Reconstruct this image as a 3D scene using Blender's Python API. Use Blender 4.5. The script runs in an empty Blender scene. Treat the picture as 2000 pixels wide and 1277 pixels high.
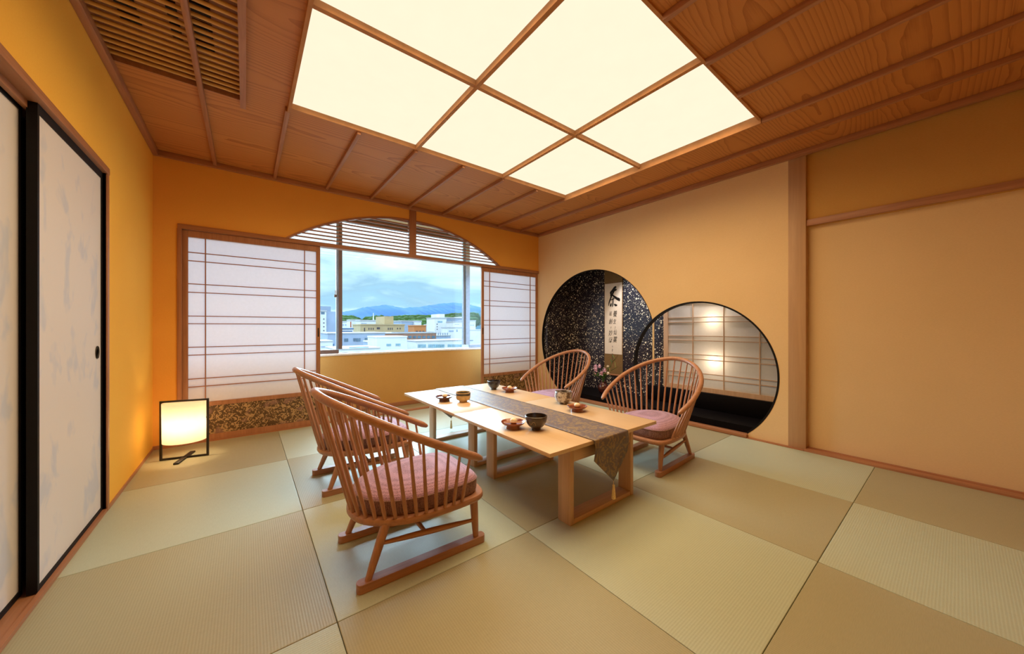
import bpy, bmesh, math, random
from mathutils import Vector, Matrix
random.seed(7)
SC = bpy.context.scene
COL = SC.collection
PI = math.pi
OFF = {}

# ------------------------------------------------------------------ mesh helpers
class MB:
    def __init__(s):
        s.bm = bmesh.new()
    def poly(s, pts, mi=0):
        vs = [s.bm.verts.new(p) for p in pts]
        f = s.bm.faces.new(vs); f.material_index = mi
        return f
    def box(s, x0, x1, y0, y1, z0, z1, mi=0, bev=0.0):
        if bev > 0:
            t = bmesh.new()
        else:
            t = s.bm
        c = [(x, y, z) for z in (z0, z1) for y in (y0, y1) for x in (x0, x1)]
        v = [t.verts.new(p) for p in c]
        for q in ((0, 2, 3, 1), (4, 5, 7, 6), (0, 1, 5, 4), (2, 6, 7, 3), (0, 4, 6, 2), (1, 3, 7, 5)):
            t.faces.new([v[i] for i in q]).material_index = mi
        if bev > 0:
            bmesh.ops.bevel(t, geom=t.edges[:], offset=bev, segments=2, affect='EDGES', profile=.5)
            for f in t.faces: f.material_index = mi
            s.add(t)
        return s
    def add(s, t):
        m = {}
        for v in t.verts: m[v] = s.bm.verts.new(v.co)
        for f in t.faces:
            try:
                g = s.bm.faces.new([m[v] for v in f.verts]); g.material_index = f.material_index
            except ValueError: pass
        t.free()
    def beam(s, p0, p1, w, h, up=(0, 0, 1), mi=0, bev=0):
        """box along p0->p1, width w across, height h along up"""
        p0, p1 = Vector(p0), Vector(p1); d = p1 - p0; L = d.length; d.normalize()
        u = Vector(up); r = d.cross(u); r.normalize(); u = r.cross(d)
        t = MB(); t.box(0, L, -w/2, w/2, -h/2, h/2, mi, bev)
        M = Matrix((d, -r, u)).transposed().to_4x4(); M.translation = p0
        bmesh.ops.transform(t.bm, matrix=M, verts=t.bm.verts[:]); s.add(t.bm)
        return s
    def tube(s, pts, r, seg=10, closed=False, caps=True, ey=1.0, mi=0):
        pts = [Vector(p) for p in pts]; n = len(pts)
        rs = r if isinstance(r, (list, tuple)) else [r]*n
        rings = []; prev = None
        for i, p in enumerate(pts):
            if closed: t = pts[(i+1) % n] - pts[i-1]
            else: t = pts[min(i+1, n-1)] - pts[max(i-1, 0)]
            t.normalize()
            if prev is None:
                a = Vector((0, 0, 1)) if abs(t.z) < .9 else Vector((1, 0, 0))
                x = t.cross(a).normalized()
            else:
                x = prev - t*prev.dot(t); x.normalize()
            prev = x; y = t.cross(x)
            rings.append([s.bm.verts.new(p + (x*math.cos(k*2*PI/seg) + y*math.sin(k*2*PI/seg)*ey)*rs[i]) for k in range(seg)])
        m = n if closed else n-1
        for i in range(m):
            a, b = rings[i], rings[(i+1) % n]
            for k in range(seg):
                s.bm.faces.new((a[k], a[(k+1) % seg], b[(k+1) % seg], b[k])).material_index = mi
        if caps and not closed:
            s.bm.faces.new(rings[0][::-1]).material_index = mi
            s.bm.faces.new(rings[-1]).material_index = mi
        return s
    def lathe(s, prof, c=(0, 0, 0), seg=32, ex=1.0, ey=1.0, mi=0, wob=0.0, close=False):
        cx, cy, cz = c; rings = []
        for r, z in prof:
            if r <= 1e-6: rings.append([s.bm.verts.new((cx, cy, cz+z))])
            else: rings.append([s.bm.verts.new((cx + ex*r*math.cos(k*2*PI/seg)*(1+wob*math.sin(k*4*PI/seg+z*40)), cy + ey*r*math.sin(k*2*PI/seg), cz+z)) for k in range(seg)])
        pr = list(zip(rings[:-1], rings[1:]))
        if close: pr.append((rings[-1], rings[0]))
        for a, b in pr:
            for k in range(seg):
                k2 = (k+1) % seg
                if len(a) == 1 and len(b) == 1: continue
                if len(a) == 1: s.bm.faces.new((a[0], b[k2], b[k])).material_index = mi
                elif len(b) == 1: s.bm.faces.new((a[k], a[k2], b[0])).material_index = mi
                else: s.bm.faces.new((a[k], a[k2], b[k2], b[k])).material_index = mi
        return s
    def prism(s, poly, fn, d0, d1, mi=0):
        """extrude a simple 2D polygon; fn(a,b,d)->3D"""
        t = bmesh.new()
        f = t.faces.new([t.verts.new(fn(a, b, d0)) for a, b in poly])
        r = bmesh.ops.extrude_face_region(t, geom=[f])
        dv = Vector(fn(0, 0, d1)) - Vector(fn(0, 0, d0))
        bmesh.ops.translate(t, vec=dv, verts=[g for g in r['geom'] if isinstance(g, bmesh.types.BMVert)])
        bmesh.ops.triangulate(t, faces=[q for q in t.faces if len(q.verts) > 4])
        for q in t.faces: q.material_index = mi
        s.add(t)
        return s
    def blob(s, c, r, sub=2, sc=(1, 1, 1), jit=0.0, mi=0):
        t = bmesh.new(); bmesh.ops.create_icosphere(t, subdivisions=sub, radius=1.0)
        for v in t.verts:
            k = 1 + (random.random()-.5)*2*jit
            v.co = Vector((v.co.x*sc[0]*r*k + c[0], v.co.y*sc[1]*r*k + c[1], v.co.z*sc[2]*r*k + c[2]))
        for f in t.faces: f.material_index = mi
        s.add(t)
        return s
    def build(s, name, mat, parent=None, smooth=40, keep=False, bevel=0):
        bm = s.bm
        bmesh.ops.recalc_face_normals(bm, faces=bm.faces[:])
        o = None; off = Vector((0, 0, 0))
        if parent is not None: off = OFF.get(parent.name, Vector((0, 0, 0)))
        elif not keep:
            xs = [v.co for v in bm.verts]
            off = Vector(((min(p.x for p in xs)+max(p.x for p in xs))/2, (min(p.y for p in xs)+max(p.y for p in xs))/2, min(p.z for p in xs)))
        if off.length > 0: bmesh.ops.translate(bm, vec=-off, verts=bm.verts[:])
        me = bpy.data.meshes.new(name); bm.to_mesh(me); bm.free()
        for m in (mat if isinstance(mat, (list, tuple)) else [mat]): me.materials.append(m)
        if smooth:
            me.shade_smooth(); me.set_sharp_from_angle(angle=math.radians(smooth))
        o = bpy.data.objects.new(name, me); COL.objects.link(o)
        OFF[o.name] = off
        if parent is not None: o.parent = parent
        else: o.location = off
        if bevel:
            b = o.modifiers.new('bevel', 'BEVEL'); b.width = bevel; b.segments = 2; b.limit_method = 'ANGLE'
        return o

def tag(o, label, cat=None, group=None, kind=None):
    if label: o['label'] = label
    if cat: o['category'] = cat
    if group: o['group'] = group
    if kind: o['kind'] = kind
    return o
def thing(name, label, cat, loc=(0, 0, 0), rotz=0, group=None, local=False, kind=None):
    o = bpy.data.objects.new(name, None); COL.objects.link(o)
    o.location = loc; o.rotation_euler = (0, 0, rotz); o.empty_display_size = .05
    OFF[o.name] = Vector((0, 0, 0)) if local else Vector(loc)
    return tag(o, label, cat, group, kind)
def kids(o): return [c for c in COL.objects if c.parent == o]
def copy_tree(o, parent=None):
    c = o.copy(); COL.objects.link(c); OFF[c.name] = OFF.get(o.name, Vector((0, 0, 0)))
    if parent is not None: c.parent = parent
    for k in kids(o): copy_tree(k, c)
    return c
def struct(o, label, cat): return tag(o, label, cat, kind='structure')
def catmull(P, n=8, closed=False):
    out = []; N = len(P); P = [Vector(p) for p in P]
    for i in range(N if closed else N-1):
        if closed: a, b, c, d = P[i-1], P[i], P[(i+1) % N], P[(i+2) % N]
        else: a, b, c, d = P[max(i-1, 0)], P[i], P[i+1], P[min(i+2, N-1)]
        for k in range(n):
            t = k/n
            out.append(.5*((2*b) + (c-a)*t + (2*a-5*b+4*c-d)*t*t + (3*b-a-3*c+d)*t*t*t))
    if not closed: out.append(P[-1])
    return out
def resample(P, n):
    L = [0]
    for a, b in zip(P[:-1], P[1:]): L.append(L[-1] + (b-a).length)
    out = []; j = 0
    for i in range(n):
        s = L[-1]*i/(n-1)
        while j < len(L)-2 and L[j+1] < s: j += 1
        t = (s-L[j])/max(L[j+1]-L[j], 1e-9)
        out.append(P[j].lerp(P[j+1], min(t, 1)))
    return out

# ------------------------------------------------------------------ material helpers
class NT:
    def __init__(s, name):
        s.m = bpy.data.materials.new(name); s.m.use_nodes = True
        s.t = s.m.node_tree; s.t.nodes.clear()
        s.out = s.t.nodes.new('ShaderNodeOutputMaterial')
    def n(s, typ, **kw):
        d = s.t.nodes.new('ShaderNode'+typ)
        for k, v in kw.items():
            if k.startswith('i_'):
                key = k[2:].replace('_', ' ')
                s.set(d, key, v)
            elif k.startswith('p'):
                s.set(d, int(k[1:]), v) if k[1:].isdigit() else setattr(d, k, v)
            else: setattr(d, k, v)
        return d
    def set(s, d, key, v):
        sock = d.inputs[key]
        if isinstance(v, bpy.types.NodeSocket): s.t.links.new(v, sock)
        elif isinstance(v, bpy.types.Node): s.t.links.new(v.outputs[0], sock)
        else: sock.default_value = v
    def math(s, op, a, b=0.0, c=None):
        d = s.t.nodes.new('ShaderNodeMath'); d.operation = op
        s.set(d, 0, a); s.set(d, 1, b)
        if c is not None: s.set(d, 2, c)
        return d.outputs[0]
    def coord(s, scale=(1, 1, 1), loc=(0, 0, 0), rot=(0, 0, 0), src='Object'):
        tc = s.n('TexCoord'); mp = s.n('Mapping')
        s.t.links.new(tc.outputs[src], mp.inputs[0])
        mp.inputs['Scale'].default_value = scale; mp.inputs['Location'].default_value = loc; mp.inputs['Rotation'].default_value = rot
        return mp.outputs[0]
    def noise(s, vec, scale=5, detail=3, rough=.5, dist=0.0):
        d = s.n('TexNoise'); s.set(d, 'Vector', vec)
        d.inputs['Scale'].default_value = scale; d.inputs['Detail'].default_value = detail
        d.inputs['Roughness'].default_value = rough; d.inputs['Distortion'].default_value = dist
        return d.outputs[0]
    def ramp(s, fac, stops, interp='LINEAR'):
        d = s.n('ValToRGB'); s.set(d, 0, fac); e = d.color_ramp.elements
        d.color_ramp.interpolation = interp
        while len(e) > 1: e.remove(e[-1])
        e[0].position = stops[0][0]; e[0].color = C4(stops[0][1])
        for p, c in stops[1:]:
            q = e.new(p); q.color = C4(c)
        return d.outputs[0]
    def mix(s, f, a, b, mode='MIX'):
        d = s.n('Mix'); d.data_type = 'RGBA'; d.blend_type = mode
        s.set(d, 0, f); s.set(d, 6, a if not isinstance(a, tuple) else C4(a)); s.set(d, 7, b if not isinstance(b, tuple) else C4(b))
        return d.outputs[2]
    def bump(s, h, strength=.3, dist=.01):
        d = s.n('Bump'); s.set(d, 'Height', h); d.inputs['Strength'].default_value = strength; d.inputs['Distance'].default_value = dist
        return d.outputs[0]
    def pbr(s, col, rough=.5, metal=0.0, spec=.5, normal=None, coat=0.0, **kw):
        d = s.n('BsdfPrincipled')
        s.set(d, 'Base Color', C4(col) if isinstance(col, tuple) else col)
        s.set(d, 'Roughness', rough); s.set(d, 'Metallic', metal); s.set(d, 'Specular IOR Level', spec)
        if coat: s.set(d, 'Coat Weight', coat); s.set(d, 'Coat Roughness', .08)
        if normal is not None: s.set(d, 'Normal', normal)
        for k, v in kw.items(): s.set(d, k.replace('_', ' '), v)
        s.t.links.new(d.outputs[0], s.out.inputs[0])
        return s.m
    def surf(s, sock):
        s.t.links.new(sock, s.out.inputs[0]); return s.m
def C4(c): return (c[0], c[1], c[2], 1.0)
def mul(c, k): return tuple(x*k for x in c)

def plain(name, col, rough=.5, metal=0.0, spec=.5, var=.08, scale=30, coat=0.0, bump=0.0):
    k = NT(name); v = k.coord(); n = k.noise(v, scale, 3)
    c = k.ramp(n, [(.3, mul(col, 1-var)), (.7, mul(col, 1+var))])
    return k.pbr(c, rough, metal, spec, coat=coat, normal=k.bump(n, bump, .002) if bump else None)

def wood(name, dark, light, axis='X', rough=.45, scale=1.0, spec=.4, con=1.0, coat=0.0):
    k = NT(name)
    st = [16.0, 16.0, 16.0]; st['XYZ'.index(axis)] = 1.1
    v = k.coord(tuple(x*scale for x in st))
    n1 = k.noise(v, 1.6, 5, .6, 1.2)
    st2 = [120.0, 120.0, 120.0]; st2['XYZ'.index(axis)] = 4.0
    n2 = k.noise(k.coord(tuple(x*scale for x in st2)), 1.0, 3, .6)
    f = k.math('ADD', k.math('MULTIPLY', n1, .72), k.math('MULTIPLY', n2, .28))
    c = k.ramp(f, [(.5-.18/con, dark), (.5+.16/con, light)])
    return k.pbr(c, rough, 0, spec, normal=k.bump(n2, .12, .002), coat=coat)

def plaster(name, a, b, rough=.85):
    k = NT(name)
    v = k.coord((1, 1, 1))
    n = k.noise(v, 2.2, 3, .5)
    w = k.noise(k.coord((90, 90, 260)), 1.0, 2, .6)
    f = k.math('ADD', k.math('MULTIPLY', n, .5), k.math('MULTIPLY', w, .5))
    c = k.ramp(f, [(.35, a), (.65, b)])
    return k.pbr(c, rough, 0, .2, normal=k.bump(w, .10, .002))

M = {}
M['wall'] = plaster('golden_plaster', (.80, .40, .075), (.86, .445, .09))
M['wall_pale'] = plaster('pale_gold_paper', (.76, .555, .305), (.81, .60, .34))
M['wall_left'] = plaster('lit_golden_plaster', (.92, .51, .075), (.96, .56, .09))  # lit copy of the golden plaster; the wall's glow is in its colour
M['wall_bay'] = plaster('shaded_gold_plaster', (.58, .335, .10), (.64, .375, .115))  # recess shade put into a darker plaster colour
M['wall_panel'] = plaster('muted_gold_panel_paper', (.69, .505, .28), (.74, .545, .31))
M['wall_dim'] = plaster('dimmed_gold_plaster', (.53, .295, .08), (.58, .33, .095))  # light falloff near the ceiling put into a darker plaster copy
M['wood_red'] = wood('reddish_cedar_trim', (.32, .135, .064), (.455, .213, .108), 'Y')
M['wood_redx'] = wood('reddish_cedar_trim_along', (.32, .135, .064), (.455, .213, .108), 'X')
M['wood_redz'] = wood('reddish_cedar_trim_upright', (.32, .135, .064), (.455, .213, .108), 'Z')
M['wood_chair'] = wood('warm_oak_chair', (.305, .142, .082), (.455, .232, .138), 'X', .34, 1.6, .5)
M['wood_chairz'] = wood('warm_oak_spindle', (.305, .142, .082), (.455, .232, .138), 'Z', .36, 1.6, .5)
M['wood_table'] = wood('light_oak_table', (.62, .435, .265), (.71, .525, .335), 'Y', .28, 1.0, .6, .6)
M['wood_tablez'] = wood('light_oak_leg', (.46, .295, .185), (.58, .39, .26), 'Z', .42, 1.0, .45)
M['wood_tablex'] = wood('light_oak_bar', (.46, .295, .185), (.58, .39, .26), 'X', .42, 1.0, .45)
M['wood_post'] = wood('planed_pale_post', (.42, .25, .13), (.56, .35, .19), 'Z', .5, .35, .4)
M['bamboo'] = wood('golden_bamboo', (.55, .30, .08), (.72, .43, .14), 'X', .35)
M['bambooz'] = wood('pale_bamboo_upright', (.72, .50, .24), (.84, .62, .33), 'Z', .4)
M['black'] = plain('black_lacquer', (.008, .007, .008), .18, 0, .5, .1)
M['blackm'] = plain('black_satin_frame', (.014, .011, .010), .45, 0, .4, .1)
M['rimblack'] = plain('matt_black_rim', (.006, .005, .006), .6, 0, .2, .1)
M['lacquer_floor'] = plain('dull_black_lacquer', (.004, .003, .004), .5, 0, .08, .1)
M['bar'] = plain('smooth_cedar_bar', (.50, .24, .10), .6, 0, .2, .12, 12)
M['dark'] = plain('dark_void', (.02, .012, .007), .8)
M['alu'] = plain('grey_blue_aluminium', (.33, .39, .47), .4, .3, .5)
M['alu_dark'] = plain('bronze_window_frame', (.16, .10, .08), .45, .2, .5)
M['white'] = plain('white_sill', (.80, .74, .68), .5)

def ceiling_mat():
    k = NT('cedar_ceiling_boards')
    tc = k.n('TexCoord'); sp = k.n('SeparateXYZ'); k.set(sp, 0, tc.outputs['Object'])
    X, Y = sp.outputs[0], sp.outputs[1]
    W = .47
    q = k.math('DIVIDE', k.math('ADD', Y, 10.02), W)
    b = k.math('FLOOR', q); yl = k.math('MULTIPLY', k.math('SUBTRACT', k.math('SUBTRACT', q, b), .5), W)
    wn = k.n('TexWhiteNoise', noise_dimensions='1D'); k.set(wn, 'W', b); rnd = wn.outputs[0]
    xs = k.math('ADD', X, k.math('MULTIPLY', rnd, 37.0))
    cb = k.n('CombineXYZ'); k.set(cb, 0, k.math('MULTIPLY', xs, 1.5)); k.set(cb, 1, k.math('MULTIPLY', Y, 5.0)); k.set(cb, 2, k.math('MULTIPLY', b, 3.1))
    ns = k.noise(cb.outputs[0], 1.0, 3, .55)
    cb2 = k.n('CombineXYZ'); k.set(cb2, 0, k.math('MULTIPLY', xs, .42)); k.set(cb2, 1, k.math('MULTIPLY', b, 5.7))
    big = k.noise(cb2.outputs[0], 1.0, 1, .5)
    yc = k.math('ADD', yl, k.math('MULTIPLY', k.math('SUBTRACT', rnd, .5), .2))
    yc = k.math('ADD', yc, k.math('MULTIPLY', k.math('SUBTRACT', ns, .5), .05))
    depth = k.math('MULTIPLY', big, .42)
    r = k.math('SQRT', k.math('ADD', k.math('MULTIPLY', yc, yc), k.math('MULTIPLY', depth, depth)))
    r = k.math('ADD', r, k.math('MULTIPLY', ns, .035))
    g = k.math('FRACT', k.math('MULTIPLY', r, 66.0))
    fine = k.n('CombineXYZ'); k.set(fine, 0, k.math('MULTIPLY', X, 3.0)); k.set(fine, 1, k.math('MULTIPLY', Y, 170.0))
    fn = k.noise(fine.outputs[0], 1.0, 2, .6)
    f = k.math('ADD', k.math('MULTIPLY', g, .62), k.math('MULTIPLY', fn, .38))
    c = k.ramp(f, [(.12, (.56, .238, .066)), (.55, (.53, .22, .06)), (.86, (.345, .118, .03)), (.97, (.41, .16, .043))])
    tint = k.mix(k.math('MULTIPLY', rnd, .35), c, (.55, .215, .055))
    return k.pbr(tint, .5, 0, .35)
M['ceil'] = ceiling_mat()

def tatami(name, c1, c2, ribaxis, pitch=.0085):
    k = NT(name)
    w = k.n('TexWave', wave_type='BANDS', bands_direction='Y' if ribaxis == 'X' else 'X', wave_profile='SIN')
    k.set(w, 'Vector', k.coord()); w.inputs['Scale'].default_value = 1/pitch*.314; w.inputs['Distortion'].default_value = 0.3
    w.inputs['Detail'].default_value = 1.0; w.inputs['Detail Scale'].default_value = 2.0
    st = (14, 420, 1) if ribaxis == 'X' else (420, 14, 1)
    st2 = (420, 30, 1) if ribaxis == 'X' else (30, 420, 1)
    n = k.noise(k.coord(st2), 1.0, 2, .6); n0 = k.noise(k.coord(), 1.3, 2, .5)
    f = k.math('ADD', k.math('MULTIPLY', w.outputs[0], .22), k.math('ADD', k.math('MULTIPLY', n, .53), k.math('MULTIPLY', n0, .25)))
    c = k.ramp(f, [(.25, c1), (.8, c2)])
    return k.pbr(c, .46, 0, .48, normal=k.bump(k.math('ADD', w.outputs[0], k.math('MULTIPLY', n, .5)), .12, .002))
M['tat_a'] = tatami('tatami_sheen_pale', (.415, .47, .36), (.515, .58, .465), 'X')  # weave sheen put into the colour: paler squares
M['tat_b'] = tatami('tatami_sheen_tan', (.335, .322, .205), (.435, .418, .28), 'Y')  # same weave turned, its duller sheen painted as a tan base
M['seam'] = plain('tatami_seam', (.10, .08, .04), .8)

def paper_mat(name, col=(.86, .84, .84), trans=.5):
    k = NT(name); n = k.noise(k.coord((40, 40, 40)), 1.0, 4, .6)
    c = k.ramp(n, [(.3, mul(col, .96)), (.7, col)])
    d = k.n('BsdfDiffuse'); k.set(d, 0, c); t = k.n('BsdfTranslucent'); k.set(t, 0, c)
    m = k.n('MixShader'); k.set(m, 0, trans); k.set(m, 1, d); k.set(m, 2, t)
    return k.surf(m.outputs[0])
M['paper'] = paper_mat('shoji_paper', (.80, .78, .86), .14)
M['paper2'] = paper_mat('alcove_shoji_paper', (.82, .78, .76), .42)
M['shade'] = paper_mat('lamp_shade_fabric', (.93, .88, .78), .55)

def emit(name, col, strength):
    k = NT(name); n = k.noise(k.coord((6, 6, 6)), 1.0, 4, .7)
    c = k.ramp(n, [(.3, mul(col, .975)), (.7, col)])
    e = k.n('Emission'); k.set(e, 0, c); e.inputs[1].default_value = strength
    return k.surf(e.outputs[0])
M['glow'] = emit('washi_light_panel', (1.0, .89, .655), 1.08)

def brocade(name, dark, light, sc=9.0, blob=None, th=.5):
    k = NT(name); v = k.coord((1, 1, 1))
    n = k.noise(v, sc, 2, .55, 2.2)
    vo = k.n('TexVoronoi', feature='DISTANCE_TO_EDGE')
    k.set(vo, 'Vector', v); vo.inputs['Scale'].default_value = sc*2.6
    f = k.math('ADD', n, k.math('MULTIPLY', vo.outputs[0], .35))
    c = k.ramp(f, [(th, dark), (th+.035, light)])
    if blob:
        b = k.noise(v, sc*.38, 1, .5)
        c = k.mix(k.ramp(b, [(.58, (0, 0, 0)), (.68, (.7, .7, .7))]), c, blob)
    w = k.noise(k.coord((500, 500, 500)), 1.0, 1)
    return k.pbr(c, .5, 0, .5, normal=k.bump(w, .15, .001))
M['koshi'] = brocade('gold_brown_damask', (.10, .052, .018), (.47, .30, .135), 25.0, (.30, .16, .12), .56)
M['runner'] = brocade('bronze_violet_brocade', (.135, .102, .105), (.245, .170, .095), 19.0, None, .55)

def cushion_mat(name, c0, c1, c2):
    k = NT(name)
    v = k.coord((1, 1, .7))
    ch = k.n('TexVoronoi', feature='F1'); k.set(ch, 'Vector', v); ch.inputs['Scale'].default_value = 230; ch.inputs['Randomness'].default_value = .35
    c = k.ramp(ch.outputs[0], [(.15, c0), (.5, c1), (.78, c2)])
    return k.pbr(c, .8, 0, .25, normal=k.bump(ch.outputs[0], .3, .002), Sheen_Weight=.25)
M['cushion'] = cushion_mat('mauve_woven_fabric', (.54, .335, .49), (.37, .21, .315), (.15, .075, .115))
M['cushion_side'] = cushion_mat('shaded_woven_fabric', (.36, .21, .20), (.22, .12, .115), (.09, .045, .045))  # side faces' light difference put into darker, browner colours

def fleck_mat():
    k = NT('black_lacquer_gold_flecks')
    base = k.coord((1, 1, 1))
    nz = k.noise(base, 4.0, 3, .6)
    wv = k.n('TexNoise'); k.set(wv, 'Vector', base); wv.inputs['Scale'].default_value = 55
    add = k.n('VectorMath', operation='MULTIPLY_ADD'); k.set(add, 0, wv.outputs[1]); add.inputs[1].default_value = (.008, .008, .008); k.set(add, 2, base)
    tot = None
    for sc, th, rate in ((38, .46, .80), (72, .44, .69), (140, .42, .62)):
        vo = k.n('TexVoronoi', feature='F1'); k.set(vo, 'Vector', add.outputs[0]); vo.inputs['Scale'].default_value = sc
        rn = k.n('SeparateColor'); k.set(rn, 0, vo.outputs['Color'])
        pick = k.math('GREATER_THAN', k.math('ADD', rn.outputs[0], k.math('MULTIPLY', k.math('SUBTRACT', nz, .5), .9)), rate)
        size = k.math('MULTIPLY', rn.outputs[1], th)
        hit = k.math('MULTIPLY', k.math('LESS_THAN', vo.outputs['Distance'], size), pick)
        tot = hit if tot is None else k.math('MAXIMUM', tot, hit)
    c = k.mix(tot, (.022, .019, .032), (.92, .86, .70))
    return k.pbr(c, k.math('ADD', k.math('MULTIPLY', tot, .25), .22), k.math('MULTIPLY', tot, .25), .4)
M['fleck'] = fleck_mat()

def fusuma_mat():
    k = NT('mottled_silver_fusuma_paper')
    v = k.coord((1, 1, .7))
    n = k.noise(v, 6.0, 3, .55, .3)
    f = k.ramp(n, [(.54, (0, 0, 0)), (.64, (1, 1, 1))])
    c = k.mix(f, (.76, .755, .82), (.62, .67, .82))
    w = k.noise(k.coord((200, 200, 500)), 1.0, 1)
    return k.pbr(c, .55, 0, .3, normal=k.bump(w, .08, .001))
M['fusuma'] = fusuma_mat()

def glass_mat():
    k = NT('window_glass')
    t = k.n('BsdfTransparent'); t.inputs[0].default_value = (.97, .99, 1, 1)
    g = k.n('BsdfGlossy'); g.inputs['Roughness'].default_value = .02
    n = k.noise(k.coord((1, 1, 1)), 2.0, 1)
    m = k.n('MixShader'); k.set(m, 0, k.math('MULTIPLY', n, .07)); k.set(m, 1, t); k.set(m, 2, g)
    return k.surf(m.outputs[0])
M['glass'] = glass_mat()

# ------------------------------------------------------------------ camera
cam = bpy.data.cameras.new('camera'); camo = bpy.data.objects.new('camera', cam); COL.objects.link(camo)
YAW = math.radians(37.641); FPX = 673.43
cam.sensor_width = 36.0; cam.lens = FPX/2000*36; cam.clip_start = .02; cam.clip_end = 20000
camo.location = (0, 0, 1.0); camo.rotation_euler = (PI/2, 0, -YAW)
SC.camera = camo
def px_at_y(u, v, Y):
    """where a sight line of the survey sheet meets the plane y=Y (used only to size the far city)"""
    a = (u-1000)/FPX; b = (638.5-v)/FPX
    d = Vector((math.sin(YAW)+a*math.cos(YAW), math.cos(YAW)-a*math.sin(YAW), b))
    k = Y/d.y
    return (d.x*k, 1.0+d.z*k)

# ------------------------------------------------------------------ dimensions
XL, XR, YB, YF, ZC = -.60, 3.605, 4.0, -1.45, 2.44
YW = 4.34           # low wall under the window
# ================================================================== SETTING
# floor: half-size tatami squares, weave turned by a quarter from one to the next
f = MB()
xs = [-.60, .245, 1.09, 1.93, 2.745, 3.56]; ys = [-1.45, -.54, .368, 1.287, 2.19, 3.10, 4.0]
f.box(-.7, 3.7, -1.5, 4.36, -.08, -.012, 2)
g = .0010
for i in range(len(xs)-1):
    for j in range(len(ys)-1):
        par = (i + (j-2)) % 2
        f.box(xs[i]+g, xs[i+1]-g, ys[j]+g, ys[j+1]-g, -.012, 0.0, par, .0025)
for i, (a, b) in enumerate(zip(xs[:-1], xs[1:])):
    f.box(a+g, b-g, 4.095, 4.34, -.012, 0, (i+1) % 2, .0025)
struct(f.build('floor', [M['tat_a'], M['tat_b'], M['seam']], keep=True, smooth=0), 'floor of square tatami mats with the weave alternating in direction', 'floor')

# ceiling boards with openings for the light and the vent
LX0, LX1, LY0, LY1 = .225, 2.81, .845, 2.67
VX0, VX1, VY0, VY1 = -.575, -.03, 1.40, 2.785
c = MB()
gx = sorted([-.66, VX0, VX1, LX0, LX1, 3.67]); gy = sorted([-1.5, LY0, VY0, LY1, VY1, 4.02])
for a, b in zip(gx[:-1], gx[1:]):
    for p, q in zip(gy[:-1], gy[1:]):
        mx, my = (a+b)/2, (p+q)/2
        if LX0 < mx < LX1 and LY0 < my < LY1: continue
        if VX0 < mx < VX1 and VY0 < my < VY1: continue
        c.box(a, b, p, q, ZC, ZC+.015)
ceil = struct(c.build('ceiling', M['ceil'], keep=True, smooth=0), 'cedar board ceiling with thin battens running towards the window', 'ceiling')
OFF[ceil.name] = Vector((0, 0, 0))
c = MB(); c.box(-.9, 4.4, -1.8, 4.7, 2.82, 2.9); c.build('sky_block_slab', M['dark'], ceil)  # unseen slab added to keep sky light out of the room
for x in (-.215, .215, .656, 1.093, 1.529, 1.965, 2.40, 2.822, 3.22):
    segs = [(-1.45, 4.0)]
    if LX0-.02 < x < LX1+.02: segs = [(-1.45, LY0-.012), (LY1+.012, 4.0)]
    for p, q in segs:
        b = MB(); b.box(x-.013, x+.013, p, q, ZC-.032, ZC+.002, bev=.003); b.build('batten', M['wood_red'], ceil)
def trim(n, mb, mat, label, **k): return struct(mb.build('trim_%d' % n, mat, keep=True, **k), label, 'trim')
tn = 1
for (x0, x1, y0, y1, m, lb) in ((XL, XL+.035, YF, YB, 'wood_red', 'cornice strip where the ceiling meets the sliding door wall'),
                            (XL+.034, XR-.034, YB-.034, YB, 'wood_redx', 'cornice strip above the arched window wall'),
                            (XR-.035, XR, YF, YB, 'wood_red', 'cornice strip above the wall with two round openings')):
    b = MB(); b.box(x0, x1, y0, y1, ZC-.046, ZC, bev=.004); trim(tn, b, M[m], lb); tn += 1

# window wall: bit beside the screens, and the field above the lintel with its arch
ZL = 1.868
acx, ahw, arise = 1.588, 1.288, .415
AR = (ahw**2 + arise**2)/(2*arise); acz = ZL + arise - AR
def arch(n=48, dr=0.0):
    a0 = math.asin(ahw/AR)
    return [(acx + (AR+dr)*math.sin(-a0 + 2*a0*i/n), acz + (AR+dr)*math.cos(-a0 + 2*a0*i/n)) for i in range(n+1)]
w = MB()
up = [(XL-.1, 0), (-.45, 0), (-.45, ZL), ] + arch() + [(XR+.02, ZL), (XR+.02, ZC+.02), (XL-.1, ZC+.02)]
w.prism(up, lambda a, b, d: (a, d, b), YB, YB+.03)
struct(w.build('wall_back', M['wall'], keep=True, smooth=0), 'golden window wall with an arch cut above the screens', 'wall')
# recess behind it
w = MB()
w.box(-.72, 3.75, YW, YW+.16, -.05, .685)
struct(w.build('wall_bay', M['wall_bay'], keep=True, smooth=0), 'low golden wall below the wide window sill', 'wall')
w = MB()
w.box(-.72, -.62, 4.03, 4.6, -.05, 2.82); w.box(3.64, 3.75, 4.03, 4.6, -.05, 2.82)
w.box(-.72, 3.75, 4.03, 4.6, 2.335, 2.36); w.box(-.72, 3.75, 4.40, 4.6, 2.335, 2.82)
struct(w.build('wall_reveal', M['wall_pale'], keep=True, smooth=0), 'side and top linings of the window recess behind the screens', 'wall')
b = MB(); b.box(-.62, 3.64, YW-.014, YW, 0, .05, bev=.003)
struct(b.build('baseboard_bay', M['wood_redx'], keep=True), 'reddish baseboard along the low wall below the window', 'baseboard')
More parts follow.
